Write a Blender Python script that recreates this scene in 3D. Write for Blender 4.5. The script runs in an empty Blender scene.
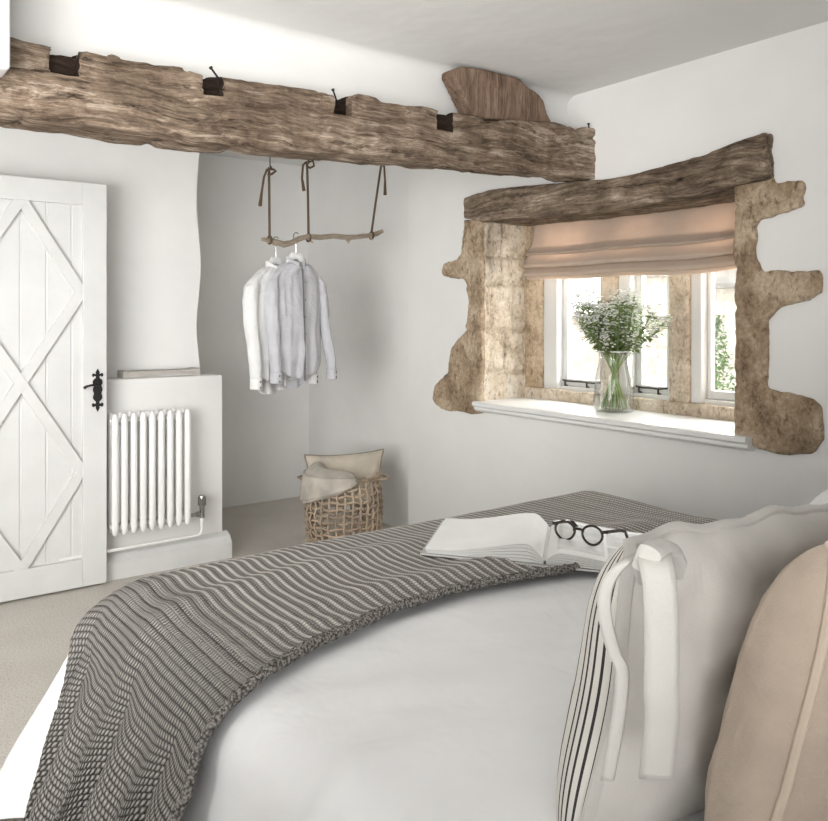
import bpy, bmesh, math, random
from mathutils import Vector, Matrix, noise
random.seed(7)
PI = math.pi
scene = bpy.context.scene
COL = scene.collection

# ------------------------------------------------------------------ camera
CAM = Vector((0.0, 0.0, 1.32))
YAW = math.radians(36.3)
FWD = Vector((math.sin(YAW), math.cos(YAW), 0)); RGT = Vector((math.cos(YAW), -math.sin(YAW), 0))
FPX, CX, HZ = 801.0, 414.0, 316.0
def pt(u, v, x=None, y=None, z=None):
    """point of the room on the plane x=, y= or z= seen at (u, v) of the photograph (used to survey the room)"""
    d = FWD + RGT * ((u - CX) / FPX) + Vector((0, 0, (HZ - v) / FPX))
    if x is not None: t = x / d.x
    elif y is not None: t = y / d.y
    else: t = (z - CAM.z) / d.z
    return CAM + d * t
cd = bpy.data.cameras.new('camera'); cam = bpy.data.objects.new('camera', cd); COL.objects.link(cam)
cam.location = CAM; cam.rotation_euler = (PI/2, 0, -YAW)
cd.sensor_width = 36; cd.lens = 36 * FPX / 828; cd.shift_y = -(410.5 - HZ) / 828; cd.clip_start = .02
scene.camera = cam

# ------------------------------------------------------------------ materials
def lin(c): return tuple((x/255/12.92 if x/255 <= .04045 else ((x/255+.055)/1.055)**2.4) for x in c)
class NT:
    def __init__(s, name):
        s.m = bpy.data.materials.new(name); s.m.use_nodes = True; s.t = s.m.node_tree
        s.b = s.t.nodes['Principled BSDF']; s.out = s.t.nodes['Material Output']
    def n(s, kind, **k):
        nd = s.t.nodes.new(kind)
        for a, b in k.items():
            if a in nd.inputs: nd.inputs[a].default_value = b
            else: setattr(nd, a, b)
        return nd
    def l(s, a, b): s.t.links.new(a, b)
    def co(s, kind='Object', scale=(1,1,1), rot=(0,0,0)):
        tc = s.n('ShaderNodeTexCoord'); mp = s.n('ShaderNodeMapping')
        mp.inputs['Scale'].default_value = scale; mp.inputs['Rotation'].default_value = rot
        s.l(tc.outputs[kind], mp.inputs[0]); return mp.outputs[0]
    def noise(s, vec, scale, detail=4, rough=.55, dist=0):
        nd = s.n('ShaderNodeTexNoise'); nd.inputs['Scale'].default_value = scale; nd.inputs['Detail'].default_value = detail
        nd.inputs['Roughness'].default_value = rough; nd.inputs['Distortion'].default_value = dist
        s.l(vec, nd.inputs['Vector']); return nd.outputs['Fac']
    def ramp(s, fac, stops):
        r = s.n('ShaderNodeValToRGB'); e = r.color_ramp.elements
        while len(e) < len(stops): e.new(.5)
        for i, (p, c) in enumerate(stops):
            e[i].position = p; e[i].color = (*lin(c), 1) if len(c) == 3 else c
        s.l(fac, r.inputs[0]); return r.outputs[0]
    def math(s, op, a, b=None, c=None):
        nd = s.n('ShaderNodeMath', operation=op)
        for i, x in enumerate((a, b, c)):
            if x is None: continue
            if isinstance(x, (int, float)): nd.inputs[i].default_value = x
            else: s.l(x, nd.inputs[i])
        return nd.outputs[0]
    def mix(s, fac, a, b, blend='MIX'):
        nd = s.n('ShaderNodeMix', data_type='RGBA', blend_type=blend)
        for i, x in ((0, fac), (6, a), (7, b)):
            if isinstance(x, (int, float)): nd.inputs[i].default_value = x
            elif isinstance(x, tuple): nd.inputs[i].default_value = (*lin(x), 1)
            else: s.l(x, nd.inputs[i])
        return nd.outputs[2]
    def bump(s, h, strength, dist=.01, prev=None):
        nd = s.n('ShaderNodeBump'); nd.inputs['Strength'].default_value = strength; nd.inputs['Distance'].default_value = dist
        s.l(h, nd.inputs['Height'])
        if prev is not None: s.l(prev, nd.inputs['Normal'])
        s.l(nd.outputs[0], s.b.inputs['Normal']); return nd.outputs[0]
    def base(s, c):
        if isinstance(c, tuple): s.b.inputs['Base Color'].default_value = (*lin(c), 1)
        else: s.l(c, s.b.inputs['Base Color'])
        return s
    def rough(s, r, spec=.3): s.b.inputs['Roughness'].default_value = r; s.b.inputs['Specular IOR Level'].default_value = spec; return s

def plain(name, c, rough=.6, spec=.3, bumpy=None, metal=0, var=0.04):
    t = NT(name); v = t.co()
    f = t.noise(v, 6, 3)
    d = tuple(max(0, int(x*(1-var))) for x in c)
    t.base(t.ramp(f, [(.3, d), (.7, c)])).rough(rough, spec); t.b.inputs['Metallic'].default_value = metal
    if bumpy: t.bump(t.noise(v, bumpy[0], 4), bumpy[1], bumpy[2])
    return t.m
def plaster(name, c, var=.03):
    t = NT(name); v = t.co()
    t.base(t.ramp(t.noise(v, 1.6, 3), [(.3, tuple(int(x*(1-var)) for x in c)), (.7, c)])).rough(.85, .15)
    n1 = t.bump(t.noise(v, 2.2, 3), .35, .05)
    t.bump(t.noise(v, 40, 4), .12, .004, n1); return t.m
def old_wood(name, stops, axis=0, s=1.0, pits=1.0):
    t = NT(name)
    warp = t.n('ShaderNodeTexNoise'); warp.inputs['Scale'].default_value = 3.2*s; warp.inputs['Detail'].default_value = 3
    tc = t.n('ShaderNodeTexCoord'); t.l(tc.outputs['Object'], warp.inputs['Vector'])
    mixv = t.n('ShaderNodeVectorMath', operation='MULTIPLY_ADD'); t.l(warp.outputs['Color'], mixv.inputs[0]); mixv.inputs[1].default_value = (.085/s,)*3; t.l(tc.outputs['Object'], mixv.inputs[2])
    def st(across, along):
        mp = t.n('ShaderNodeMapping'); sc = [across*s]*3; sc[axis] = along*s; mp.inputs['Scale'].default_value = sc; t.l(mixv.outputs[0], mp.inputs[0]); return mp.outputs[0]
    g = t.noise(st(30, 2.2), 1, 9, .74, .15); fine = t.noise(st(110, 9), 1, 6, .75, .2)
    blotch = t.noise(t.co('Object'), 7*s, 6, .7, .6); big = t.noise(t.co('Object'), 2.2*s, 2)
    h = t.math('ADD', t.math('MULTIPLY', g, .42), t.math('ADD', t.math('MULTIPLY', fine, .26), t.math('ADD', t.math('MULTIPLY', blotch, .22), t.math('MULTIPLY', big, .14))))
    c = t.ramp(h, stops)
    pit = t.ramp(t.noise(st(42, 3.4), 1, 6, .8, .3), [(.34, (44, 35, 29)), (.45, (255, 255, 255))])
    t.base(t.mix(.75*pits, c, pit, 'MULTIPLY')).rough(.9, .12)
    n1 = t.bump(h, 1.0, .035); t.bump(pit, .5, .012, n1); return t.m
def stone(name, lo, mid, hi):
    t = NT(name); v = t.co()
    a = t.noise(v, 7, 6, .65, .4); b = t.noise(v, 55, 5, .7)
    big = t.noise(v, 2.6, 2)
    h = t.math('ADD', t.math('MULTIPLY', a, .5), t.math('ADD', t.math('MULTIPLY', b, .3), t.math('MULTIPLY', big, .25)))
    c = t.ramp(h, [(.38, lo), (.51, mid), (.63, hi)])
    pk = t.ramp(t.noise(t.co('Object', (1, 1, .5)), 42, 5, .75, .4), [(.33, (120, 100, 82)), (.47, (255, 255, 255))])
    t.base(t.mix(.7, c, pk, 'MULTIPLY')).rough(.95, .1)
    n1 = t.bump(a, .7, .03); n2 = t.bump(t.noise(t.co('Object', (1, 1, .45)), 48, 6, .78), .9, .014, n1); return t.m
def fabric(name, c, weave=420, strength=.25, var=.05, crease=None, transl=0, tcol=None):
    t = NT(name); v = t.co()
    n = t.noise(v, 9, 4)
    t.base(t.ramp(n, [(.3, tuple(int(x*(1-var)) for x in c)), (.7, c)])).rough(.95, .05)
    t.b.inputs['Sheen Weight'].default_value = .15
    prev = None
    if crease: prev = t.bump(t.noise(v, crease[0], 3, .5, .8), crease[1], .03)
    t.bump(t.noise(v, weave, 2), strength, .002, prev)
    if transl:
        tr = t.n('ShaderNodeBsdfTranslucent'); tr.inputs[0].default_value = (*lin(tcol or c), 1)
        mx = t.n('ShaderNodeMixShader'); mx.inputs[0].default_value = transl
        t.l(t.b.outputs[0], mx.inputs[1]); t.l(tr.outputs[0], mx.inputs[2]); t.l(mx.outputs[0], t.out.inputs[0])
    return t.m
def thin_glass(name, tint=(1, 1, 1), gloss=.9, edge=.35, rimdark=.9):
    t = NT(name)
    tr = t.n('ShaderNodeBsdfTransparent'); gl = t.n('ShaderNodeBsdfGlossy'); gl.inputs['Roughness'].default_value = .02
    lw = t.n('ShaderNodeLayerWeight'); lw.inputs['Blend'].default_value = edge
    lw_ = t.n('ShaderNodeLayerWeight'); lw_.inputs['Blend'].default_value = .5
    er = t.n('ShaderNodeMix', data_type='RGBA'); er.inputs[6].default_value = (*tint, 1); er.inputs[7].default_value = (*[x*rimdark for x in tint], 1)
    pw = t.math('POWER', lw_.outputs['Facing'], 2.5); t.l(pw, er.inputs[0]); t.l(er.outputs[2], tr.inputs[0]); gl.inputs[0].default_value = (gloss,)*3 + (1,)
    f = t.math('MULTIPLY_ADD', lw.outputs['Facing'], .55, .04)
    f2 = t.math('MINIMUM', f, .6)
    mx = t.n('ShaderNodeMixShader'); t.l(f2, mx.inputs[0]); t.l(tr.outputs[0], mx.inputs[1]); t.l(gl.outputs[0], mx.inputs[2])
    t.l(mx.outputs[0], t.out.inputs[0]); t.t.nodes.remove(t.b); return t.m

M = {}
M['wall'] = plaster('white_plaster', (236, 235, 232))
M['ceiling'] = plaster('ceiling_plaster', (232, 231, 228))
M['paint'] = plain('white_gloss_paint', (236, 236, 234), .35, .4, (12, .1, .01), var=.02)
M['paint2'] = plain('white_satin_paint', (216, 216, 214), .45, .35, (30, .12, .004), var=.03)
M['rad'] = plain('radiator_enamel', (236, 235, 233), .3, .45, var=.01)
M['iron'] = plain('black_iron', (28, 27, 27), .5, .4, (120, .4, .003))
M['chrome'] = plain('chrome', (190, 190, 190), .2, .5, metal=1, var=.05)
M['steel'] = plain('dark_steel', (70, 66, 62), .45, .4, metal=.6)
M['wood'] = old_wood('weathered_oak', [(.38, (58, 46, 38)), (.47, (106, 90, 76)), (.54, (148, 129, 111)), (.62, (210, 193, 174))])
M['lintel'] = old_wood('grey_brown_oak', [(.38, (60, 50, 42)), (.47, (108, 93, 79)), (.54, (150, 132, 114)), (.62, (208, 192, 172))], 1)
M['block'] = old_wood('brown_wood_block', [(.38, (80, 62, 51)), (.48, (126, 104, 88)), (.56, (154, 131, 113)), (.66, (188, 168, 148))], 2, .7, .6)
M['mortise'] = old_wood('mortise_shade_wood', [(.38, (26, 20, 17)), (.48, (46, 36, 30)), (.56, (64, 51, 43)), (.66, (84, 70, 60))])  # oak with the shade of the slots put into its colour
M['drift'] = old_wood('driftwood', [(.36, (138, 122, 106)), (.5, (178, 162, 144)), (.62, (202, 188, 172)), (.72, (222, 212, 198))], 0, 3, .4)
M['board'] = old_wood('limed_board', [(.36, (188, 180, 170)), (.5, (212, 206, 198)), (.62, (224, 220, 214)), (.72, (232, 229, 225))], 0, 2, .25)
M['stone'] = stone('honey_stone', (120, 101, 82), (178, 156, 130), (218, 199, 174))
M['stone_pale'] = stone('pale_and_lit_stone', (172, 154, 132), (218, 203, 182), (238, 229, 215))  # pale dressed stone; on the left reveal it also stands in for window light
M['cottage'] = stone('cottage_stone', (205, 194, 178), (228, 220, 208), (240, 236, 228))
M['slate'] = plain('roof_slate', (168, 164, 158), .8, .2, (25, .5, .02), var=.2)
M['rope'] = plain('jute_rope', (98, 82, 66), .9, .1, (300, .6, .002))
M['rattan'] = plain('rattan', (206, 184, 160), .6, .3, (90, .3, .003), var=.28)
M['white_wood'] = plain('white_hanger_paint', (244, 244, 242), .4, .4)
M['shirt'] = fabric('grey_chambray', (196, 196, 200), 380, .3, .07, (18, .35))
M['shirt_w'] = fabric('white_cotton', (222, 222, 221), 380, .2, .03, (18, .35))
M['button'] = plain('button', (120, 112, 108), .4, .4)
M['placket'] = fabric('placket_edge', (108, 106, 108), 380, .2)
M['duvet'] = fabric('white_duvet_cotton', (238, 238, 238), 700, .06, .015, (6, .22))
M['sheet'] = fabric('mattress_ticking', (225, 222, 216), 300, .1)
M['divan'] = fabric('divan_fabric', (200, 194, 186), 300, .2)
M['cream'] = fabric('cream_linen', (212, 208, 202), 500, .3, .05, (7, .25))
M['tie'] = fabric('cream_tape', (204, 200, 194), 500, .3, .03, (20, .15))
M['beige'] = fabric('beige_linen', (190, 174, 158), 420, .55, .10, (9, .5))
M['beige_hem'] = fabric('beige_hem', (202, 186, 168), 420, .4, .05, (14, .3))
M['pillow_white'] = fabric('white_pillow', (240, 240, 239), 500, .2, .02)
M['cushion'] = fabric('oatmeal_linen', (206, 196, 180), 260, .4, .1, (12, .3))
M['cushion_edge'] = fabric('taupe_edge', (150, 140, 128), 260, .4)
M['blanket'] = fabric('speckled_wool', (206, 198, 186), 160, .7, .2)
M['blind'] = fabric('natural_linen_blind', (206, 192, 176), 300, .3, .06, (6, .2), .30, (230, 206, 188))
M['paper'] = plain('white_paper', (248, 247, 246), .7, .2)
M['pages'] = plain('page_edges', (222, 221, 218), .8, .1)
M['cover'] = plain('book_cover', (205, 204, 202), .6, .3)
M['lens'] = thin_glass('spectacle_lens', (.96, .96, .96), .35, .15)
M['pane'] = thin_glass('window_glass', (.985, .99, .985), .8, .2)
M['vase'] = thin_glass('vase_glass', (.965, .972, .968), .95, .5, .45)
M['water'] = thin_glass('vase_water', (.93, .96, .92), .95, .45, .7)
M['rimglass'] = plain('glass_rim', (225, 230, 228), .1, .6)
M['stem'] = plain('green_stem', (132, 152, 92), .6, .3)
M['leaf'] = plain('green_leaf', (136, 158, 92), .6, .3, var=.35)
M['petal'] = plain('white_petals', (244, 244, 238), .8, .2, var=.08)
M['bush'] = plain('garden_leaf', (120, 160, 90), .7, .2, var=.3)
M['ground'] = plain('garden_paving', (214, 210, 202), .9, .1, (6, .5, .03))

def carpet():
    t = NT('wool_carpet'); v = t.co()
    f = t.noise(v, 130, 3, .8); g = t.noise(v, 3, 2)
    c = t.ramp(f, [(.3, (194, 187, 177)), (.55, (226, 221, 214)), (.75, (242, 239, 234))])
    t.base(t.mix(.4, c, t.ramp(g, [(.3, (226, 221, 214)), (.7, (250, 249, 247))]), 'MULTIPLY')).rough(1, .02)
    t.bump(f, .8, .01); return t.m
M['carpet'] = carpet()
def tortoise():
    t = NT('tortoiseshell'); f = t.noise(t.co(), 160, 3)
    t.base(t.ramp(f, [(.42, (28, 22, 20)), (.58, (44, 30, 24)), (.72, (92, 60, 40))])).rough(.2, .5); return t.m
M['tortoise'] = tortoise()
def printed_page():
    t = NT('printed_page'); tc = t.n('ShaderNodeTexCoord'); sx = t.n('ShaderNodeSeparateXYZ'); t.l(tc.outputs['UV'], sx.inputs[0])
    u, v = sx.outputs[0], sx.outputs[1]
    def band(c, a, b): return t.math('MULTIPLY', t.math('GREATER_THAN', c, a), t.math('LESS_THAN', c, b))
    m1 = t.math('MULTIPLY', band(u, .10, .52), band(v, .12, .92)); m2 = t.math('MULTIPLY', band(u, .55, .90), band(v, .45, .92))
    m3 = t.math('MULTIPLY', band(u, .55, .90), band(v, .12, .40))
    pic = t.ramp(t.noise(tc.outputs['UV'], 5, 4), [(.35, (196, 196, 196)), (.5, (216, 215, 213)), (.65, (232, 231, 230))])
    mm = t.math('MAXIMUM', m1, t.math('MAXIMUM', m2, m3))
    t.base(t.mix(t.math('MULTIPLY', mm, .9), (240, 239, 237), pic)).rough(.5, .3); return t.m
M['print'] = printed_page()
def striped():
    t = NT('striped_linen'); tc = t.n('ShaderNodeTexCoord'); sx = t.n('ShaderNodeSeparateXYZ'); t.l(tc.outputs['UV'], sx.inputs[0])
    s = t.math('FRACT', t.math('MULTIPLY', sx.outputs[0], 1.0))
    m = t.math('MULTIPLY', t.math('GREATER_THAN', s, .34), t.math('LESS_THAN', s, .66))
    t.base(t.mix(m, (222, 218, 211), (66, 62, 62))).rough(.95, .05)
    t.bump(t.noise(t.co(), 500, 2), .3, .002); return t.m
M['stripe'] = striped()
def knit():
    t = NT('grey_chunky_knit'); tc = t.n('ShaderNodeTexCoord'); sx = t.n('ShaderNodeSeparateXYZ'); t.l(tc.outputs['UV'], sx.inputs[0])
    a, b = sx.outputs[0], sx.outputs[1]           # a: rows along the length, b: stitches across (both counted in stitches)
    row = t.math('FLOOR', a)
    fa = t.math('SUBTRACT', a, row)
    tri = t.math('MULTIPLY', t.math('ABSOLUTE', t.math('SUBTRACT', fa, .5)), 2.0)                # 0 on the ridge, 1 between ridges
    ridge = t.n('ShaderNodeMapRange', interpolation_type='SMOOTHSTEP'); t.l(tri, ridge.inputs[0]); ridge.inputs[1].default_value = .46; ridge.inputs[2].default_value = .10; ridge = ridge.outputs[0]
    st = t.math('ADD', b, t.math('MULTIPLY', t.math('FLOOR', t.math('MULTIPLY', a, 3)), .5))
    stitch = t.math('POWER', t.math('ABSOLUTE', t.math('SINE', t.math('MULTIPLY', st, PI))), .7)
    gap = t.math('ABSOLUTE', t.math('SINE', t.math('MULTIPLY', a, 3*PI)))                        # dark seams between the three stitch columns of a row
    fz = t.noise(t.co(), 300, 3, .7)
    fab = t.math('MULTIPLY', t.math('MULTIPLY_ADD', stitch, .75, .25), t.math('MULTIPLY_ADD', gap, .55, .45))
    col = t.math('ADD', t.math('MULTIPLY', fab, .52), t.math('MULTIPLY', ridge, t.math('MULTIPLY_ADD', stitch, .22, .20)))
    # towards the hanging end the ribs close up into an even moss stitch
    st2 = t.math('ADD', b, t.math('MULTIPLY', t.math('FLOOR', t.math('MULTIPLY', a, 2)), .5))
    moss = t.math('MULTIPLY', t.math('POWER', t.math('ABSOLUTE', t.math('SINE', t.math('MULTIPLY', st2, PI))), .8), t.math('POWER', t.math('ABSOLUTE', t.math('SINE', t.math('MULTIPLY', a, 2*PI))), .6))
    hg = t.n('ShaderNodeMapRange', interpolation_type='SMOOTHSTEP'); t.l(a, hg.inputs[0]); hg.inputs[1].default_value = 30; hg.inputs[2].default_value = 19; hg = t.math('MAXIMUM', hg.outputs[0], t.math('LESS_THAN', b, 3.0))
    mossc = t.math('MULTIPLY_ADD', moss, .56, .02)
    mx = t.n('ShaderNodeMix', data_type='FLOAT'); t.l(hg, mx.inputs[0]); t.l(col, mx.inputs[2]); t.l(mossc, mx.inputs[3]); col = mx.outputs[0]
    col = t.math('ADD', col, t.math('MULTIPLY_ADD', fz, .36, -.18))
    t.base(t.ramp(col, [(.04, (62, 59, 57)), (.24, (126, 122, 118)), (.5, (166, 162, 157)), (.92, (216, 212, 206))])).rough(1, .02)
    h = t.math('ADD', fab, t.math('MULTIPLY', ridge, 1.2))
    m2 = t.n('ShaderNodeMix', data_type='FLOAT'); t.l(hg, m2.inputs[0]); t.l(h, m2.inputs[2]); t.l(t.math('MULTIPLY', moss, 2.0), m2.inputs[3]); h = m2.outputs[0]
    t.bump(h, .8, .006); return t.m
M['knit'] = knit()
def knit_edge():
    t = NT('knitted_border'); vo = t.n('ShaderNodeTexVoronoi'); vo.inputs['Scale'].default_value = 190; t.l(t.co(), vo.inputs['Vector'])
    t.base(t.ramp(vo.outputs['Distance'], [(.2, (176, 171, 166)), (.5, (140, 135, 130)), (.8, (84, 80, 77))])).rough(1, .02)
    h = t.math('SUBTRACT', 1.0, vo.outputs['Distance']); t.bump(h, .9, .008); return t.m
M['knit_edge'] = knit_edge()

# ------------------------------------------------------------------ mesh helpers
def box(bm, x0, x1, y0, y1, z0, z1, bev=0, seg=2):
    r = bmesh.ops.create_cube(bm, size=1); vs = r['verts']
    for v in vs:
        v.co = Vector((x0 + (v.co.x+.5)*(x1-x0), y0 + (v.co.y+.5)*(y1-y0), z0 + (v.co.z+.5)*(z1-z0)))
    if bev:
        es = list({e for v in vs for e in v.link_edges})
        bmesh.ops.bevel(bm, geom=es, offset=bev, segments=seg, profile=.5, affect='EDGES')
def tube(bm, pts, r, n=8, cap=True, flat=None, closed=False):
    pts = [Vector(p) for p in pts]; N = len(pts); rings = []
    up = Vector((0, 0, 1)); prev = None
    for i, p in enumerate(pts):
        if closed: tg = pts[(i+1) % N] - pts[i-1]
        else: tg = (pts[min(i+1, N-1)] - pts[max(i-1, 0)])
        tg.normalize()
        if prev is None:
            a = up if abs(tg.z) < .9 else Vector((1, 0, 0)); nx = tg.cross(a).normalized()
        else:
            nx = (prev - tg * prev.dot(tg)).normalized()
        prev = nx; ny = tg.cross(nx)
        rr = r[i] if isinstance(r, (list, tuple)) else r
        rx, ry = (rr, rr) if flat is None else (rr*flat[0], rr*flat[1])
        rings.append([bm.verts.new(p + nx*rx*math.cos(2*PI*k/n) + ny*ry*math.sin(2*PI*k/n)) for k in range(n)])
    for i in range(N if closed else N-1):
        A, B = rings[i], rings[(i+1) % N]
        for k in range(n): bm.faces.new((A[k], A[(k+1) % n], B[(k+1) % n], B[k]))
    if cap and not closed:
        bm.faces.new(rings[0][::-1]); bm.faces.new(rings[-1])
def lathe(bm, prof, n=32, c=(0, 0, 0), caps=True):
    rings = [[bm.verts.new((c[0]+r*math.cos(2*PI*k/n), c[1]+r*math.sin(2*PI*k/n), c[2]+z)) for k in range(n)] for r, z in prof]
    for A, B in zip(rings, rings[1:]):
        for k in range(n): bm.faces.new((A[k], A[(k+1) % n], B[(k+1) % n], B[k]))
    if caps: bm.faces.new(rings[0][::-1]); bm.faces.new(rings[-1])
def prism(bm, poly, ext, bev=0):
    vs = [bm.verts.new(p) for p in poly]; f = bm.faces.new(vs)
    r = bmesh.ops.extrude_face_region(bm, geom=[f]); nv = [g for g in r['geom'] if isinstance(g, bmesh.types.BMVert)]
    for v in nv: v.co += Vector(ext)
    bmesh.ops.recalc_face_normals(bm, faces=bm.faces)
    if bev:
        es = [e for v in vs+nv for e in v.link_edges]
        bmesh.ops.bevel(bm, geom=list(set(es)), offset=bev, segments=2, profile=.5, affect='EDGES')
def grid(bm, nu, nv, fn, uvfn=None, wrap=False):
    V = [[bm.verts.new(fn(i/(nu-1), j/(nv-1))) for j in range(nv)] for i in range(nu)]
    uvl = bm.loops.layers.uv.verify() if uvfn else None
    for i in range(nu-1):
        for j in range(nv-1):
            f = bm.faces.new((V[i][j], V[i+1][j], V[i+1][j+1], V[i][j+1]))
            if uvfn:
                for lp, (a, b) in zip(f.loops, ((i, j), (i+1, j), (i+1, j+1), (i, j+1))):
                    lp[uvl].uv = uvfn(a/(nu-1), b/(nv-1))
    return V
def wloc(o):
    p = Vector((0, 0, 0))
    while o: p += o.location; o = o.parent
    return p
def obj(name, bm, mat, parent=None, smooth=True, angle=40, solid=None, recalc=True):
    if recalc: bmesh.ops.recalc_face_normals(bm, faces=bm.faces)
    me = bpy.data.meshes.new(name); bm.to_mesh(me); bm.free()
    o = bpy.data.objects.new(name, me); COL.objects.link(o); me.materials.append(mat)
    if smooth:
        for p in me.polygons: p.use_smooth = True
        if angle < 180:
            bm2 = bmesh.new(); bm2.from_mesh(me)
            for e in bm2.edges:
                if len(e.link_faces) == 2 and e.calc_face_angle(0) > math.radians(angle): e.smooth = False
            bm2.to_mesh(me); bm2.free()
    if parent:
        o.parent = parent; me.transform(Matrix.Translation(-wloc(parent)))
    else:
        cs = [v.co for v in me.vertices]
        c = Vector(((min(v.x for v in cs)+max(v.x for v in cs))/2, (min(v.y for v in cs)+max(v.y for v in cs))/2, min(v.z for v in cs)))
        me.transform(Matrix.Translation(-c)); o.location = c
    if solid:
        md = o.modifiers.new('thickness', 'SOLIDIFY'); md.thickness = solid; md.offset = 0
    return o
def tag(o, label=None, cat=None, group=None, kind=None):
    if label: o['label'] = label
    if cat: o['category'] = cat
    if group: o['group'] = group
    if kind: o['kind'] = kind
    return o
def thing(name, loc, label, cat, group=None):
    o = bpy.data.objects.new(name, None); COL.objects.link(o); o.location = loc; o.empty_display_size = .1
    return tag(o, label, cat, group)
def struct(name, bm, mat, label=None, cat=None, **k): return tag(obj(name, bm, mat, **k), label, cat, kind='structure')
def copy_tree(o, parent=None):
    c = o.copy(); COL.objects.link(c); c.parent = parent
    for ch in list(o.children): copy_tree(ch, c)
    return c
def evaluated(bm, setup):
    me = bpy.data.meshes.new('tmp'); bmesh.ops.recalc_face_normals(bm, faces=bm.faces); bm.to_mesh(me); bm.free()
    o = bpy.data.objects.new('tmp', me); COL.objects.link(o); setup(o)
    dg = bpy.context.evaluated_depsgraph_get(); dg.update()
    m2 = bpy.data.meshes.new_from_object(o.evaluated_get(dg), depsgraph=dg)
    out = bmesh.new(); out.from_mesh(m2)
    bpy.data.objects.remove(o); bpy.data.meshes.remove(me); bpy.data.meshes.remove(m2)
    return out
def remesh(bm, voxel, smooth=0):
    def st(o):
        m = o.modifiers.new('r', 'REMESH'); m.mode = 'VOXEL'; m.voxel_size = voxel
        if smooth: s = o.modifiers.new('s', 'SMOOTH'); s.iterations = smooth; s.factor = .5
    return evaluated(bm, st)
def roughen(bm, amp, scale, stretch=(1, 1, 1), seed=0, octaves=4, extra=None):
    bm.normal_update()
    off = Vector((seed*13.1, seed*7.7, seed*3.3)); new = []
    for v in bm.verts:
        p = Vector((v.co.x*stretch[0], v.co.y*stretch[1], v.co.z*stretch[2]))*scale + off
        d = noise.fractal(p, 1.0, 2.0, octaves)*amp
        if extra: d += extra(v.co)
        new.append(v.co + v.normal*d)
    for v, c in zip(bm.verts, new): v.co = c
def lerp_list(pts, x):
    if x <= pts[0][0]: return pts[0][1]
    for (a, b), (c, d) in zip(pts, pts[1:]):
        if x <= c: return b + (d-b)*(x-a)/(c-a) if c > a else d
    return pts[-1][1]
def sstep(a, b, x):
    t = max(0, min(1, (x-a)/(b-a))); return t*t*(3-2*t)

# ------------------------------------------------------------------ the room
WX = 2.82; CEIL = 2.35; BACK = 5.22; ALC = 2.42
bm = bmesh.new(); box(bm, -1.7, 3.0, -1.9, 5.5, -.1, 0)
struct('floor', bm, M['carpet'], 'pale oatmeal wool carpet covering the whole bedroom floor', 'floor')
# ceiling with a soft cove down to the bulkhead above the oak beam
bm = bmesh.new()
prof = [(-1.9, CEIL)] + [(2.62 - .06 + .06*math.sin(a), CEIL - .05*(1-math.cos(a))) for a in [PI/2*k/8 for k in range(9)]]
prof += [(2.62, 2.0), (2.78, 2.0), (2.78, CEIL+.12), (-1.9, CEIL+.12)]
poly = [(-1.7, y, z) for y, z in prof]
prism(bm, poly, (4.75, 0, 0))
struct('ceiling', bm, M['ceiling'], 'white plaster ceiling curving softly down behind the beam', 'ceiling', angle=50)
bm = bmesh.new(); box(bm, -1.7, 3.05, 2.78, 5.5, ALC, ALC+.12)
struct('ceiling_alcove', bm, M['ceiling'], 'white ceiling beyond the oak beam over the hanging alcove', 'ceiling')
# window wall with its opening
OY0, OY1, OZ0, OZ1 = 1.70, 3.28, .83, 1.87
bm = bmesh.new()
def wbox(y0, y1, z0, z1, x0=WX, x1=3.3): box(bm, x0, x1, y0, y1, z0, z1)
wbox(-1.9, OY0, 0, 2.47); wbox(OY1, 3.90, 0, 2.47); wbox(OY0, OY1, 0, OZ0); wbox(OY0, OY1, OZ1, 2.47); wbox(3.90, 5.5, 0, 2.47, WX+.05)
struct('wall_right', bm, M['wall'], 'white plastered wall around the stone window', 'wall')
bm = bmesh.new(); box(bm, -1.7, 3.0, BACK, BACK+.2, 0, 2.47)
struct('wall_back', bm, M['wall'], 'grey-white back wall of the hanging alcove', 'wall')
# chimney-like wall with an uneven right edge
bm = bmesh.new()
def chim(a, b):
    return Vector((-1.7 + (1.68 + .012*math.sin(9*b*2.4) + .008*noise.noise(Vector((0, 3, b*6))) + 1.7)*a, 4.32, 2.47*b))
grid(bm, 2, 60, chim)
vs = list(bm.verts); r = bmesh.ops.extrude_face_region(bm, geom=list(bm.faces))
for g in r['geom']:
    if isinstance(g, bmesh.types.BMVert): g.co.y += .92
struct('wall_far', bm, M['wall'], 'white wall behind the plank door with an uneven edge', 'wall', angle=50)
bm = bmesh.new(); box(bm, -1.75, -1.6, -1.9, 5.5, 0, 2.47); struct('wall_left', bm, M['wall'], 'plain white wall on the left of the room', 'wall')
bm = bmesh.new(); box(bm, -1.7, 3.0, -1.9, -1.8, 0, 2.47); struct('wall_rear', bm, M['wall'], 'plain white wall behind the bed', 'wall')
# boxed-in radiator nib + plinth
bm = bmesh.new(); box(bm, .55, 1.765, 4.18, 4.325, 0, .998, .012)
struct('wall_radiator', bm, M['wall'], 'low white boxed-out wall behind the radiator', 'wall')
bm = bmesh.new()
prism(bm, [(.55, 4.185, 0), (.55, 4.115, 0), (.55, 4.115, .085), (.55, 4.13, .098), (.55, 4.145, .118), (.55, 4.185, .135)], (1.24, 0, 0))
struct('baseboard_radiator', bm, M['paint2'], 'white moulded skirting below the column radiator', 'skirting', smooth=False)
# boxed downstand at the near left
bm = bmesh.new(); xr = pt(11, 60, y=2.34).x; box(bm, -.3, xr, 2.34, 2.45, pt(8, 69, y=2.34).z, 2.36, .012, 3)
struct('trim_downstand', bm, M['paint'], 'white boxed downstand in the upper left corner before the beam', 'trim')

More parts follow.
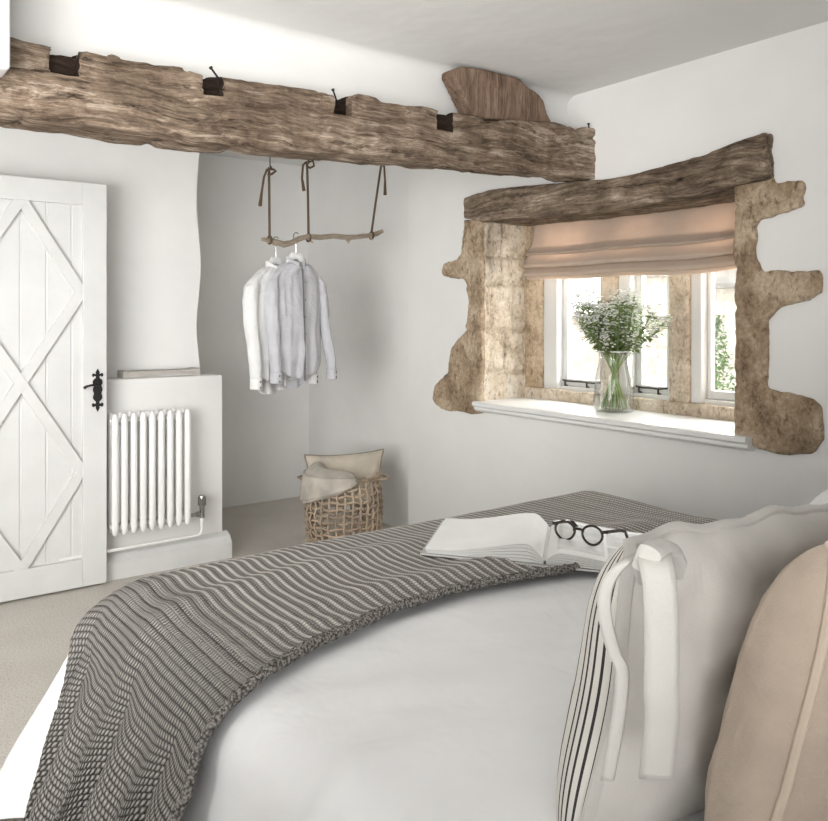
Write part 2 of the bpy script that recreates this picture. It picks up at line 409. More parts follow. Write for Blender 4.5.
# ------------------------------------------------------------------ oak beam
BY0, BY1 = 2.448, 2.60
top_px = [(-60, 24), (8, 37), (50, 46), (82, 49), (92, 47), (105, 50), (125, 57), (150, 60), (182, 63), (186, 67), (204, 73), (222, 73), (240, 75), (290, 84), (325, 90), (345, 96), (360, 94), (385, 100), (420, 104), (437, 110), (452, 113), (520, 121), (597, 129)]
bot_px = [(-60, 108), (0, 115), (75, 123), (200, 141), (300, 151), (414, 161), (500, 170), (560, 176), (597, 180)]
topl = [(pt(u, v, y=BY0).x, pt(u, v, y=BY0).z) for u, v in top_px]
botl = [(pt(u, v, y=BY0).x, pt(u, v, y=BY0).z) for u, v in bot_px]
beam = thing('ceiling_beam', (1.3, (BY0+BY1)/2, 1.88), 'long weathered oak beam with mortise slots spanning the room', 'beam')
bm = bmesh.new()
nx = 520; x0, x1 = -.35, 2.835; rings = []
for i in range(nx):
    x = x0 + (x1-x0)*i/(nx-1); zt = lerp_list(topl, x); zb = lerp_list(botl, x)
    ring = []
    W = [(0, 0)] * 0
    # cross-section walked round, corners softened
    m = 26
    sec = []
    for k in range(m): sec.append((BY0, zb + (zt-zb)*(k+.35)/(m-.3)))
    for k in range(10): sec.append((BY0 + (BY1-BY0)*(k+.5)/10, zt))
    for k in range(m): sec.append((BY1, zt - (zt-zb)*(k+.35)/(m-.3)))
    for k in range(10): sec.append((BY1 - (BY1-BY0)*(k+.5)/10, zb))
    cy, cz = (BY0+BY1)/2, (zt+zb)/2
    for y, z in sec: rings_v = bm.verts.new((x, y, z)); ring.append(rings_v)
    rings.append(ring)
for A, B in zip(rings, rings[1:]):
    n = len(A)
    for k in range(n): bm.faces.new((A[k], A[(k+1) % n], B[(k+1) % n], B[k]))
bm.faces.new(rings[0]); bm.faces.new(rings[-1][::-1])
bmesh.ops.recalc_face_normals(bm, faces=bm.faces)
SLOTS = ((52, 78, 71), (205, 223, 93), (334, 352, 113), (438, 453, 129))
def cut(o):
    cb = bmesh.new()
    for u0, u1, v1 in SLOTS:
        a, b = pt(u0, 80, y=BY0).x, pt(u1, 80, y=BY0).x; zb = pt(u0, v1, y=BY0).z
        box(cb, a, b, BY0-.06, BY0+.045, zb, zb+.2)
    bmesh.ops.recalc_face_normals(cb, faces=cb.faces)
    cm = bpy.data.meshes.new('cut'); cb.to_mesh(cm); cb.free(); co = bpy.data.objects.new('cut', cm); COL.objects.link(co)
    m = o.modifiers.new('b', 'BOOLEAN'); m.object = co; m.operation = 'DIFFERENCE'; m.solver = 'EXACT'
bm = evaluated(bm, cut); bpy.data.objects.remove(bpy.data.objects['cut'])
def cracks(co):
    n1_ = abs(noise.noise(Vector((co.x*1.1, co.y*2, co.z*13+3)))); n2_ = abs(noise.noise(Vector((co.x*2.3+7, co.y*2, co.z*24))))
    return -.016*max(0, 1-n1_/.07) - .008*max(0, 1-n2_/.08) - .010*max(0, noise.noise(Vector((co.x*9, 3, co.z*16)))-.25)
roughen(bm, .011, 5, (.35, 1, 1.3), 1, 5, cracks)
roughen(bm, .006, 22, (.3, 1, 1.4), 2, 4)
ot = obj('oak_timber', bm, M['wood'], beam, angle=60)
ot.data.materials.append(M['mortise'])  # darker copy of the oak, painted shade for the slot faces
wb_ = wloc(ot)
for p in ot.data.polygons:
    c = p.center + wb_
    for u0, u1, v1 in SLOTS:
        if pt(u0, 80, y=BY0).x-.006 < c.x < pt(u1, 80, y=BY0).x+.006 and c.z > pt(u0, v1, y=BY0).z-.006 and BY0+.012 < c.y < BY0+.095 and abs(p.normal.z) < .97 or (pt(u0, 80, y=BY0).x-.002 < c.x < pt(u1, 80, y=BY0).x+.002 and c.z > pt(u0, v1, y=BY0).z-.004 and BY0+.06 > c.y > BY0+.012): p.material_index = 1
for (u, v, u2, v2) in ((219, 79, 211, 68), (336, 99, 333, 90), (590, 138, 588.5, 124)):
    bm = bmesh.new(); a = pt(u, v, y=BY0+.03); b = pt(u2, v2, y=BY0+.02); tube(bm, [a + (a-b)*.8, b], .0035, 6)
    d = (b-a).normalized(); tube(bm, [b-d*.002, b+d*.004], .006, 8)
    obj('nail', bm, M['iron'], beam)

# block of wood standing on the beam
bp = [(474, 117), (453, 72), (455, 68), (463, 66), (480, 68.5), (500, 73), (520, 78), (526, 84), (536, 91), (544, 101), (547, 112), (553, 125)]
YB = 2.50
poly = [pt(u, v, y=YB) for u, v in bp]
bm = bmesh.new(); prism(bm, poly, (0, .085, 0)); bm = remesh(bm, .008, 2); roughen(bm, .006, 9, (1, 1, .4), 5)
tag(obj('timber_offcut', bm, M['block'], angle=70), 'brown slanted timber offcut standing on the right end of the beam', 'wood block')

# ------------------------------------------------------------------ stone surround
def joints(zs, depth=.019, w=.011):
    def f(co): return -depth*max(math.exp(-((co.z - z + .01*noise.noise(Vector((co.x*4, co.y*4, z*9))))/w)**2) for z in zs)
    return f
XF = 2.80
left_px = [(481, 222), (463, 219), (461, 254), (451, 261), (443, 263), (441, 270), (443, 276), (464, 279), (467, 299), (465, 331), (451, 347), (447, 372), (434, 385), (431, 400), (440, 409), (474, 414), (481, 413)]
poly = [pt(u, v, x=XF) for u, v in left_px]
bm = bmesh.new(); prism(bm, poly, (.06, 0, 0))
box(bm, XF+.001, 3.20, 3.235, 3.29, .84, 1.87)
bm = remesh(bm, .0085, 3)
def lj(co):
    d = joints([1.646, 1.49, 1.24, 1.016])(co)
    if co.x < 2.84: d *= .35
    if co.x > 2.85 and co.y < 3.27:
        for z0, z1, xx in ((1.49, 1.87, 2.98), (1.24, 1.49, 3.06), (1.016, 1.24, 3.0)):
            if z0 < co.z < z1: d -= .017*math.exp(-((co.x-xx+.008*noise.noise(Vector((1, 2, co.z*9))))/.009)**2)
    return d
roughen(bm, .007, 7, (1, 1, 1), 3, 5, lj); roughen(bm, .006, 30, (1, 1, .6), 4, 4)
jl = tag(obj('trim_stone_jamb', bm, M['stone'], angle=80), 'rough honey stone jamb with quoins on the left of the window', 'stone jamb', kind='structure')
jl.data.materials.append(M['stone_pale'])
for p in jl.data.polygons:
    if p.center.x + jl.location.x > 2.825 and p.normal.y < -.35: p.material_index = 1  # window light on the reveal painted as a paler stone
right_px = [(735, 184), (770, 174), (774, 182), (801, 181), (804, 186), (802, 206), (780, 214), (759, 219), (753, 227), (754, 258), (762, 269), (790, 271), (818, 270), (821, 278), (819, 293), (800, 302), (776, 310), (766, 320), (766, 384), (776, 392), (808, 398), (819, 407), (822, 440), (813, 453), (790, 456), (764, 451), (744, 445), (737, 434), (736, 262)]
poly = [pt(u, v, x=XF) for u, v in right_px]
bm = bmesh.new(); prism(bm, poly, (.06, 0, 0))
box(bm, XF+.001, 3.20, 1.69, 1.745, .84, 1.87)
bm = remesh(bm, .0085, 3)
roughen(bm, .006, 7, (1, 1, 1), 8, 5, joints([1.74, 1.50, 1.35, 1.06], .008)); roughen(bm, .0055, 30, (1, 1, .6), 9, 4)
tag(obj('trim_stone_jamb', bm, M['stone'], angle=80), 'rough honey stone jamb with long projecting quoins on the right of the window', 'stone jamb', kind='structure')
# lintel
lt = [(463, 197), (500, 190), (560, 182), (600, 178), (660, 166), (700, 155), (737, 142), (766, 132)]
lb = [(463, 218), (484, 222), (539, 217), (624, 207), (694, 195), (730, 185), (767, 178)]
XL = 2.775
P1 = [pt(u, v, x=XL) for u, v in lt]; P2 = [pt(u, v, x=XL) for u, v in lb]
bm = bmesh.new(); prism(bm, P1 + P2[::-1], (.30, 0, 0)); bm = remesh(bm, .010, 3)
roughen(bm, .011, 6, (1, .35, 1.2), 11, 5); roughen(bm, .005, 26, (1, .2, 1.3), 12, 3)
tag(obj('timber_lintel', bm, M['lintel'], angle=75), 'gnarled grey-brown timber lintel above the stone window', 'lintel')

# ------------------------------------------------------------------ window
win = thing('window_1', (3.2, 2.5, .86), 'three-light stone mullioned window with white timber casements', 'window'); win['kind'] = 'structure'
WXI = 3.15
def yat(u, x=WXI): return pt(u, 300, x=x).y
bm = bmesh.new()                                        # stone sill, head and left strip round the lights
box(bm, WXI-.01, 3.29, 1.70, 3.26, .84, .925); bm = remesh(bm, .012, 2); roughen(bm, .006, 9, seed=21)
obj('stone_ledge', bm, M['stone_pale'], win, angle=80)
for (a, b, sd) in ((yat(530), yat(541), 1), (yat(600), yat(616), 2), (yat(668), yat(688), 3)):
    bm = bmesh.new(); box(bm, WXI-.005, 3.285, min(a, b), max(a, b) if sd > 1 else 3.30, .92, 1.86); bm = remesh(bm, .012, 2); roughen(bm, .005, 10, seed=22+sd)
    obj('stone_mullion', bm, M['stone_pale'] if sd > 1 else M['stone'], win, angle=80)
bm = bmesh.new(); box(bm, WXI+.0, 3.29, 1.70, 3.26, 1.80, 1.87); obj('stone_head', bm, M['stone_pale'], win)
FX0, FX1 = 3.19, 3.27
lights = [(yat(541), yat(600)), (yat(616), yat(668)), (yat(688), 1.745)]
for li, (ya, yb) in enumerate(lights):
    hi, lo = max(ya, yb), min(ya, yb)
    wl = (.10, .07, .055)[li]; cw = (.034, .034, .018)[li]                         # the white inner frame is widest at the far (left) jamb
    bm = bmesh.new()
    box(bm, FX0-.02, FX1, hi-wl, hi, .925, 1.80, .006); box(bm, FX0, FX1, lo, lo+.03, .925, 1.80, .006)
    box(bm, FX0, FX1, lo+.03, hi-wl, .915, .945, .004); box(bm, FX0, FX1, lo+.03, hi-wl, 1.77, 1.80, .004)
    fr = obj('window_frame', bm, M['paint2'], win, smooth=False)
    a, b = lo+.03, hi-wl
    bm = bmesh.new(); w = cw
    box(bm, 3.215, 3.25, b-w, b, .945, 1.77, .005); box(bm, 3.215, 3.25, a, a+w*.8, .945, 1.77, .005)
    box(bm, 3.215, 3.25, a+w*.8, b-w, .945, .985, .005); box(bm, 3.215, 3.25, a+w*.8, b-w, 1.735, 1.77, .005)
    cs = obj('casement', bm, M['paint2'], win, smooth=False)
    bm = bmesh.new(); box(bm, 3.231, 3.234, a+w*.6, b-w*.8, .975, 1.745); obj('pane', bm, M['pane'], cs, smooth=False)
    if li < 2:
        bm = bmesh.new(); z = .972
        tube(bm, [(3.205, b-.01, z+.004), (3.2, b-.05, z), (3.2, (a+b)/2, z+.002), (3.2, a+.06, z), (3.2, a+.01, z+.006)], .005, 6)
        for yy in (b-.03, (a+b)/2-.04):
            tube(bm, [(3.2, yy, z+.004), (3.2, yy, z-.03)], .005, 6); tube(bm, [(3.2, yy, z-.024), (3.225, yy, z-.03)], .007, 6)
        obj('casement_stay', bm, M['steel'], win)
# painted sill board with moulding
bm = bmesh.new()
prism(bm, [(3.17, 1.672, .868), (2.765, 1.672, .868), (2.757, 1.672, .862), (2.757, 1.672, .848), (2.766, 1.672, .843), (2.772, 1.672, .838), (2.772, 1.672, .826), (2.785, 1.672, .818), (2.80, 1.672, .812), (3.17, 1.672, .812)], (0, 1.563, 0))
obj('window_sill', bm, M['paint'], win, smooth=False)

# ------------------------------------------------------------------ roman blind
bl = thing('roman_blind', (3.05, 2.5, 1.53), 'natural linen roman blind pulled part way down in the stone window', 'blind')
prof = [(3.09, 1.86), (3.088, 1.80), (3.075, 1.74), (3.055, 1.69), (3.03, 1.662), (3.018, 1.652), (3.03, 1.645)]
def blind_pts(prof, amp, sag):
    def f(a, b):
        t = a*(len(prof)-1); i = min(int(t), len(prof)-2); q = t-i
        x = prof[i][0] + (prof[i+1][0]-prof[i][0])*q; z = prof[i][1] + (prof[i+1][1]-prof[i][1])*q
        y = 3.112 - (3.112-1.765)*b
        x += amp*a*noise.noise(Vector((0, y*3.2, z*2))) ; z += a*(sag*noise.noise(Vector((5, y*2.6, 0))) - .010*math.sin(PI*b))
        return Vector((x, y, z))
    return f
bm = bmesh.new(); grid(bm, 40, 70, blind_pts(prof, .03, .018)); obj('blind_panel', bm, M['blind'], bl, angle=180, solid=.004)
for prof in ([(3.06, 1.672), (3.045, 1.64), (3.02, 1.61), (3.005, 1.592), (3.01, 1.580), (3.035, 1.578)],
             [(3.055, 1.60), (3.045, 1.58), (3.02, 1.56), (3.008, 1.545), (3.014, 1.535), (3.04, 1.533)],
             [(3.07, 1.57), (3.06, 1.55), (3.045, 1.535), (3.035, 1.527), (3.04, 1.52), (3.06, 1.518)]):
    bm = bmesh.new(); grid(bm, 26, 70, blind_pts(prof, .022, .02)); obj('blind_fold', bm, M['blind'], bl, angle=180, solid=.004)

# ------------------------------------------------------------------ vase and flowers
VX, VY, VZ = 3.02, 2.505, .868
vase = thing('glass_vase', (VX, VY, VZ), 'large clear glass vase with a rolled rim on the window sill', 'vase')
bm = bmesh.new()
lathe(bm, [(.084, .0), (.089, .004), (.091, .02), (.092, .06), (.091, .12), (.088, .16), (.082, .19), (.076, .215), (.072, .24), (.071, .262), (.074, .275), (.079, .282), (.080, .287), (.076, .288)], 40, (VX, VY, VZ), caps=False)
bm.faces.new([v for v in bm.verts][:40][::-1])
obj('glass_body', bm, M['vase'], vase, angle=180)
bm = bmesh.new(); tube(bm, [(VX+.0785*math.cos(2*PI*k/40), VY+.0785*math.sin(2*PI*k/40), VZ+.285) for k in range(40)], .0035, 8, closed=True); obj('rim', bm, M['rimglass'], vase)
bm = bmesh.new(); lathe(bm, [(.084, .005), (.087, .02), (.088, .078)], 40, (VX, VY, VZ)); obj('water', bm, M['water'], vase, angle=30)

def leaf(bm, p, d, L, w, up):
    d = d.normalized(); s = d.cross(up).normalized(); n = s.cross(d)
    a = bm.verts.new(p); b = bm.verts.new(p + d*L*.45 + s*w + n*L*.08); c = bm.verts.new(p + d*L - n*L*.08); e = bm.verts.new(p + d*L*.45 - s*w + n*L*.08)
    m = bm.verts.new(p + d*L*.5 + n*L*.02)
    for f in ((a, b, m), (b, c, m), (c, e, m), (e, a, m)): bm.faces.new(f)
def flower_stem(seed, r0, spread, height):
    rnd = random.Random(seed)
    root = thing('flower_stem', (0, 0, 0), 'leafy green stem topped with tiny white flowers in the glass vase', 'flower', 'flower stems in the glass vase')
    P = [Vector((-r0, 0, .012)), Vector((-r0*.35, .004, .13)), Vector((.012+spread*.25, .006, .265)), Vector((.018+spread*.58, .004, .265+(height-.265)*.42)), Vector((.018+spread*.88, 0, .265+(height-.265)*.8)), Vector((.018+spread, 0, height))]
    sm = []
    for i in range(len(P)-1):
        p0, p1, p2, p3 = P[max(i-1, 0)], P[i], P[i+1], P[min(i+2, len(P)-1)]
        for k in range(5):
            t = k/5; sm.append(.5*((2*p1) + (p2-p0)*t + (2*p0-5*p1+4*p2-p3)*t*t + (3*p1-p0-3*p2+p3)*t**3))
    sm.append(P[-1])
    bm = bmesh.new(); tube(bm, sm, [.0032]*12 + [.0026]*(len(sm)-12), 6)
    tips = []
    for k in range(12, len(sm), 2):                      # side sprigs
        p = sm[k]
        for q in range(2):
            a = rnd.uniform(0, 2*PI); L = rnd.uniform(.03, .075)
            e = p + Vector((math.cos(a)*L*.8, math.sin(a)*L*.8, L*rnd.uniform(.35, .95)))
            tube(bm, [p, (p+e)/2 + Vector((0, 0, -.004)), e], .0013, 4); tips.append(e)
    tips += [P[-1]]
    obj('stem', bm, M['stem'], root)
    bm = bmesh.new()
    for k in range(11, len(sm)):
        for q in range(5 if k < 20 else 3):
            a = rnd.uniform(0, 2*PI)
            leaf(bm, sm[k] + Vector((0, 0, rnd.uniform(-.012, .012))), Vector((math.cos(a), math.sin(a), rnd.uniform(-.35, .5))), rnd.uniform(.03, .068), rnd.uniform(.007, .013), Vector((0, 0, 1)))
    for t in tips:
        for q in range(3):
            a = rnd.uniform(0, 2*PI); leaf(bm, t - Vector((0, 0, .015)), Vector((math.cos(a), math.sin(a), .3)), rnd.uniform(.015, .03), .004, Vector((0, 0, 1)))
    obj('leaves', bm, M['leaf'], root, smooth=False, recalc=False)
    bm = bmesh.new()
    for t in tips:
        for q in range(9):
            c = t + Vector((rnd.gauss(0, .013), rnd.gauss(0, .013), rnd.gauss(.004, .008)))
            r = rnd.uniform(.0035, .0075)
            bmesh.ops.create_icosphere(bm, subdivisions=1, radius=r, matrix=Matrix.Translation(c) @ Matrix.Diagonal((1, 1, .6, 1)))
    obj('blossoms', bm, M['petal'], root)
    return root
protos = [flower_stem(1, .062, .045, .50), flower_stem(2, .055, .11, .50), flower_stem(3, .066, .165, .46), flower_stem(4, .05, .20, .41), flower_stem(5, .06, .075, .46), flower_stem(6, .052, .145, .50)]
placed = [(i, k*2*PI/3 + i*.38) for i in range(6) for k in range(3)]
seen = set()
for i, a in placed:
    o = protos[i] if i not in seen else copy_tree(protos[i]); seen.add(i)
    o.location = (VX, VY, VZ); o.rotation_euler = (0, 0, a)

# ------------------------------------------------------------------ outside
bm = bmesh.new(); box(bm, 3.3, 40, -15, 40, .2, .3); struct('ground', bm, M['ground'], 'bright paved garden outside the window', 'ground', smooth=False)
cot = thing('stone_cottage', (9.8, 5.6, .3), 'sunlit pale stone cottage with a slate roof seen through the right light', 'cottage')
bm = bmesh.new(); box(bm, 9, 13, 2.0, 5.92, .3, 1.74); obj('wall', bm, M['cottage'], cot, smooth=False)
bm = bmesh.new(); prism(bm, [(8.8, 2, 1.66), (8.8, 2, 1.72), (11, 2, 2.9), (13.2, 2, 1.72), (13.2, 2, 1.66)], (0, 4.25, 0)); obj('roof', bm, M['slate'], cot, smooth=False)
bm = bmesh.new(); box(bm, 8.98, 9.02, 5.35, 5.55, 1.1, 1.5); obj('window', bm, M['steel'], cot, smooth=False)
gw = thing('garden_wall', (12, 10, .3), 'low pale stone boundary wall across the garden, seen through the left lights', 'wall')
bm = bmesh.new(); box(bm, 11.6, 12, 7.0, 20, .3, 1.25); obj('stonework', bm, M['cottage'], gw, smooth=False)
bm = bmesh.new(); box(bm, 11.5, 12.1, 7.0, 20, 1.25, 1.33); obj('coping', bm, M['slate'], gw, smooth=False)
far = thing('farmhouse', (22, 18, .3), 'distant pale farmhouse with a chimney beyond the garden wall', 'house')
bm = bmesh.new(); box(bm, 22, 28, 10, 17.6, .3, 2.8); obj('wall', bm, M['cottage'], far, smooth=False)
bm = bmesh.new(); prism(bm, [(21.7, 10, 2.6), (25, 10, 4.2), (28.3, 10, 2.6)], (0, 7.6, 0)); obj('roof', bm, M['slate'], far, smooth=False)
bm = bmesh.new(); box(bm, 24.6, 25.4, 15.4, 16.2, 3.8, 5.0); obj('chimney', bm, M['cottage'], far, smooth=False)
rnd = random.Random(3)
sh = thing('climbing_shrub', pt(716, 392, x=6.3), 'green climbing shrub outside the right window light', 'shrub'); sb = sh.location.copy(); sb.z = .3; sh.location = sb
bm = bmesh.new(); tube(bm, [sb, sb+Vector((.02, .03, .7)), sb+Vector((-.02, 0, 1.3))], [.02, .014, .006], 6); obj('stem', bm, M['stem'], sh)
bm = bmesh.new()
for k in range(1700):
    z = rnd.random()**1.5*.92; w = .17*(1-z/1.0)**.8 + .03
    if z < .42: w += .07
    a = rnd.uniform(0, 2*PI); r = w*math.sqrt(rnd.random())
    leaf(bm, sb + Vector((r*math.cos(a), r*math.sin(a), .1+z)), Vector((rnd.gauss(0, 1), rnd.gauss(0, 1), rnd.gauss(0, .6))), rnd.uniform(.03, .06), .016, Vector((0, 0, 1)))
obj('leaves', bm, M['bush'], sh, smooth=False, recalc=False)

# ------------------------------------------------------------------ door
DY = 4.062; DX0, DX1, DT, DB = .345, 1.113, 1.965, .012
door = thing('door_1', (DX0, DY+.02, 0), 'white ledged plank door with diamond cross bracing standing open', 'door'); door['kind'] = 'structure'
ctr = .729
bm = bmesh.new()
xs = [ctr + .113*k for k in range(-4, 5)]
for a, b in zip(xs, xs[1:]):
    a2, b2 = max(a, DX0+.05), min(b, DX1-.05)
    if b2 > a2: box(bm, a2+.003, b2-.003, DY+.024, DY+.036, DB+.02, DT-.02, .002, 1)
box(bm, DX0+.04, DX1-.04, DY+.028, DY+.04, DB+.02, DT-.02)
obj('plank_panel', bm, M['paint2'], door, smooth=False)
for x0_, x1_ in ((DX0, DX0+.11), (DX1-.112, DX1)):
    bm = bmesh.new(); box(bm, x0_, x1_, DY, DY+.042, DB, DT, .003); obj('stile', bm, M['paint2'], door, smooth=False)
for z0_, z1_ in ((DB, .145), (DT-.108, DT)):
    bm = bmesh.new(); box(bm, DX0+.11, DX1-.112, DY, DY+.042, z0_, z1_, .003); obj('rail', bm, M['paint2'], door, smooth=False)
zt, zm, zb = 1.862, 1.008, .14
def brace(p, q, off):
    p, q = Vector((p[0], DY+.003+off, p[1])), Vector((q[0], DY+.003+off, q[1])); d = (q-p).normalized(); s = Vector((-d.z, 0, d.x))*.024
    bm = bmesh.new(); prism(bm, [p-s, q-s, q+s, p+s], (0, .021, 0)); obj('brace', bm, M['paint2'], door, smooth=False)
hw = .268
for z0_, z1_ in ((zm, zt), (zb, zm)):
    zc = (z0_+z1_)/2
    for sx in (-1, 1):
        brace((ctr, z1_), (ctr+sx*hw, zc), .0007*sx); brace((ctr+sx*hw, zc), (ctr, z0_), .0015*sx)
# iron latch plate with fleur-de-lis ends
hx = pt(97.5, 390, y=DY).x; hz = pt(97.5, 390, y=DY).z
half = [(.0, .104), (.006, .094), (.010, .084), (.007, .078), (.012, .078), (.021, .083), (.026, .076), (.025, .067), (.020, .064), (.015, .070), (.008, .066), (.009, .058), (.018, .052), (.023, .043), (.022, .030), (.016, .022), (.021, .012), (.023, 0), (.019, -.010), (.017, -.018), (.021, -.028), (.022, -.040), (.015, -.050), (.008, -.056), (.008, -.064), (.015, -.068), (.020, -.062), (.026, -.066), (.027, -.075), (.021, -.083), (.012, -.078), (.008, -.080), (.009, -.088), (.005, -.096), (0, -.106)]
ol = [(hx + a, hz + b) for a, b in half] + [(hx - a, hz + b) for a, b in half[-2:0:-1]]
bm = bmesh.new(); prism(bm, [(x, DY-.005, z) for x, z in ol], (0, .005, 0))
plate = tag(obj('latch_plate', bm, M['iron'], door, smooth=False), 'black iron latch plate with fleur-de-lis ends')
bm = bmesh.new(); zl = hz + .032
tube(bm, [(hx, DY-.005, zl-.004), (hx, DY-.03, zl-.004), (hx-.012, DY-.036, zl-.004), (hx-.04, DY-.036, zl-.005), (hx-.062, DY-.036, zl-.010), (hx-.072, DY-.036, zl-.018)], [.009, .007, .006, .0055, .006, .008], 8)
tube(bm, [(hx, DY-.012, zl-.004), (hx, DY-.004, zl-.004)], .014, 12)
obj('lever', bm, M['iron'], plate)

# ------------------------------------------------------------------ radiator
rad = thing('column_radiator', (1.32, 4.1, .2), 'white column radiator on the low boxed wall beside the door', 'radiator')
for k in range(9):
    x = 1.150 + .046*k
    bm = bmesh.new()
    for yy in (4.055, 4.125):
        tube(bm, [(x, yy, .236), (x, yy, .244), (x, yy, .27), (x, yy, .80), (x, yy, .828), (x, yy, .836)], [.006, .013, .0165, .0165, .013, .006], 12)
    for zz in (.272, .795):
        tube(bm, [(x, 4.055, zz), (x, 4.125, zz)], .016, 10)
    obj('column', bm, M['rad'], rad)
bm = bmesh.new()
bm.free()
for zz in (.272, .795):
    bm = bmesh.new(); tube(bm, [(1.132, 4.09, zz), (1.535, 4.09, zz)], .013, 10); obj('header', bm, M['rad'], rad)
    for xx in (1.173, 1.495):
        bm = bmesh.new(); box(bm, xx-.01, xx+.01, 4.085, 4.182, zz-.012, zz+.012); obj('wall_bracket', bm, M['rad'], rad, smooth=False)
vx = pt(202, 500, y=4.09).x
bm = bmesh.new(); lathe(bm, [(.010, .285), (.013, .29), (.013, .305), (.017, .315), (.019, .33), (.020, .355), (.017, .368), (.008, .372)], 16, (vx, 4.09, 0))
for a in range(8): tube(bm, [(vx+.019*math.cos(a*PI/4), 4.09+.019*math.sin(a*PI/4), .318), (vx+.019*math.cos(a*PI/4), 4.09+.019*math.sin(a*PI/4), .36)], .004, 5)
val = obj('valve', bm, M['chrome'], rad); val['label'] = 'chrome radiator valve'
bm = bmesh.new(); tube(bm, [(1.54, 4.09, .272), (vx, 4.09, .272)], .010, 10); tube(bm, [(vx, 4.09, .30), (vx, 4.09, .25)], .013, 10); tube(bm, [(vx-.03, 4.09, .272), (vx-.018, 4.09, .272)], .016, 6)
obj('union', bm, M['chrome'], val)
bm = bmesh.new(); tube(bm, [(vx, 4.09, .25), (vx, 4.09, .185), (vx-.006, 4.09, .168), (vx-.02, 4.09, .160), (.9, 4.09, .155)], .0085, 10); obj('pipe', bm, M['rad'], rad)

# pale board lying on the ledge
bd = thing('wooden_board', (1.45, 4.25, .998), 'narrow limed wooden board lying on the ledge above the radiator', 'board')
xa, xb = pt(122, 372, y=4.22).x, pt(197, 372, y=4.22).x
bm = bmesh.new(); box(bm, xa+.03, xb, 4.205, 4.30, .9985, 1.032, .004); obj('plank', bm, M['board'], bd, smooth=False)
for x_ in (xa, xb-.02):
    bm = bmesh.new(); box(bm, x_, x_+.03, 4.20, 4.305, .9982, 1.036, .003); obj('end_cap', bm, M['board'], bd, smooth=False)

# ------------------------------------------------------------------ driftwood rail, hangers, shirts
RY = 3.76
rail = thing('driftwood_rail', pt(322, 238, y=RY), 'driftwood branch clothes rail hung on three brown ropes', 'clothes rail')
bp = [(262, 239), (268, 240), (276, 242), (284, 244.5), (291, 243), (300, 238.5), (308, 236.5), (320, 237.5), (334, 236), (345, 237.5), (356, 237), (368, 235.5), (376, 234), (383, 231)]
rr = [.010, .012, .014, .016, .015, .015, .014, .015, .014, .015, .013, .013, .014, .010]
bm = bmesh.new(); tube(bm, [pt(u, v, y=RY + .012*math.sin(i*1.7)) for i, (u, v) in enumerate(bp)], rr, 10)
for (u, v, u2, v2) in ((268, 241, 275, 245), (308, 238, 313, 243), (346, 238, 349, 243), (350, 238, 348, 242), (371, 236, 372, 240)):
    tube(bm, [pt(u, v, y=RY), pt(u2, v2, y=RY-.01)], [.010, .004], 7)
bmesh.ops.subdivide_edges(bm, edges=bm.edges[:], cuts=1, use_grid_fill=True); roughen(bm, .003, 40, seed=31)
obj('branch', bm, M['drift'], rail, angle=70)
def rope_part(pix, loop, tail, hook):
    bm = bmesh.new(); tube(bm, [pt(u, v, y=RY) for u, v in pix], .0065, 7)
    if loop: tube(bm, [pt(u, v, y=RY-.004) for u, v in loop], .006, 7)
    if tail: tube(bm, [pt(u, v, y=RY-.008) for u, v in tail], [.006]*(len(tail)-1) + [.010], 7)
    e = pt(*pix[-1], y=RY)                                # turn of rope round the branch
    tube(bm, [e + Vector((0, .02*math.cos(a), .02*math.sin(a)-.02)) for a in [2*PI*k/12 for k in range(12)]], .006, 6, closed=True)
    r_ = obj('rope', bm, M['rope'], rail)
    h = pt(*hook, y=RY); bm = bmesh.new(); tube(bm, [h + Vector((0, 0, -.006)), Vector((h.x, h.y, ALC))], .003, 6)
    tube(bm, [h + Vector((.009*math.sin(a), 0, .009*math.cos(a)-.004)) for a in [2*PI*k/10 for k in range(9)]], .003, 6)
    obj('hook', bm, M['steel'], rail)
rope_part([(269, 170), (269.3, 200), (269.6, 236)], [(269, 169), (274, 169.5), (276, 171), (272, 174), (268, 175)], [(272, 168.5), (267, 169.5), (264, 177), (262, 190), (260, 206)], (270, 167))
rope_part([(307, 163), (308, 200), (308.5, 234)], [(308, 162), (313, 161), (314, 166), (310, 168), (307, 166)], [(306, 162), (303, 165), (302, 178), (304, 191)], (308, 161))
rope_part([(381, 166), (376, 200), (371.5, 232)], None, [(384, 165), (385, 180), (385, 195)], (383, 164))

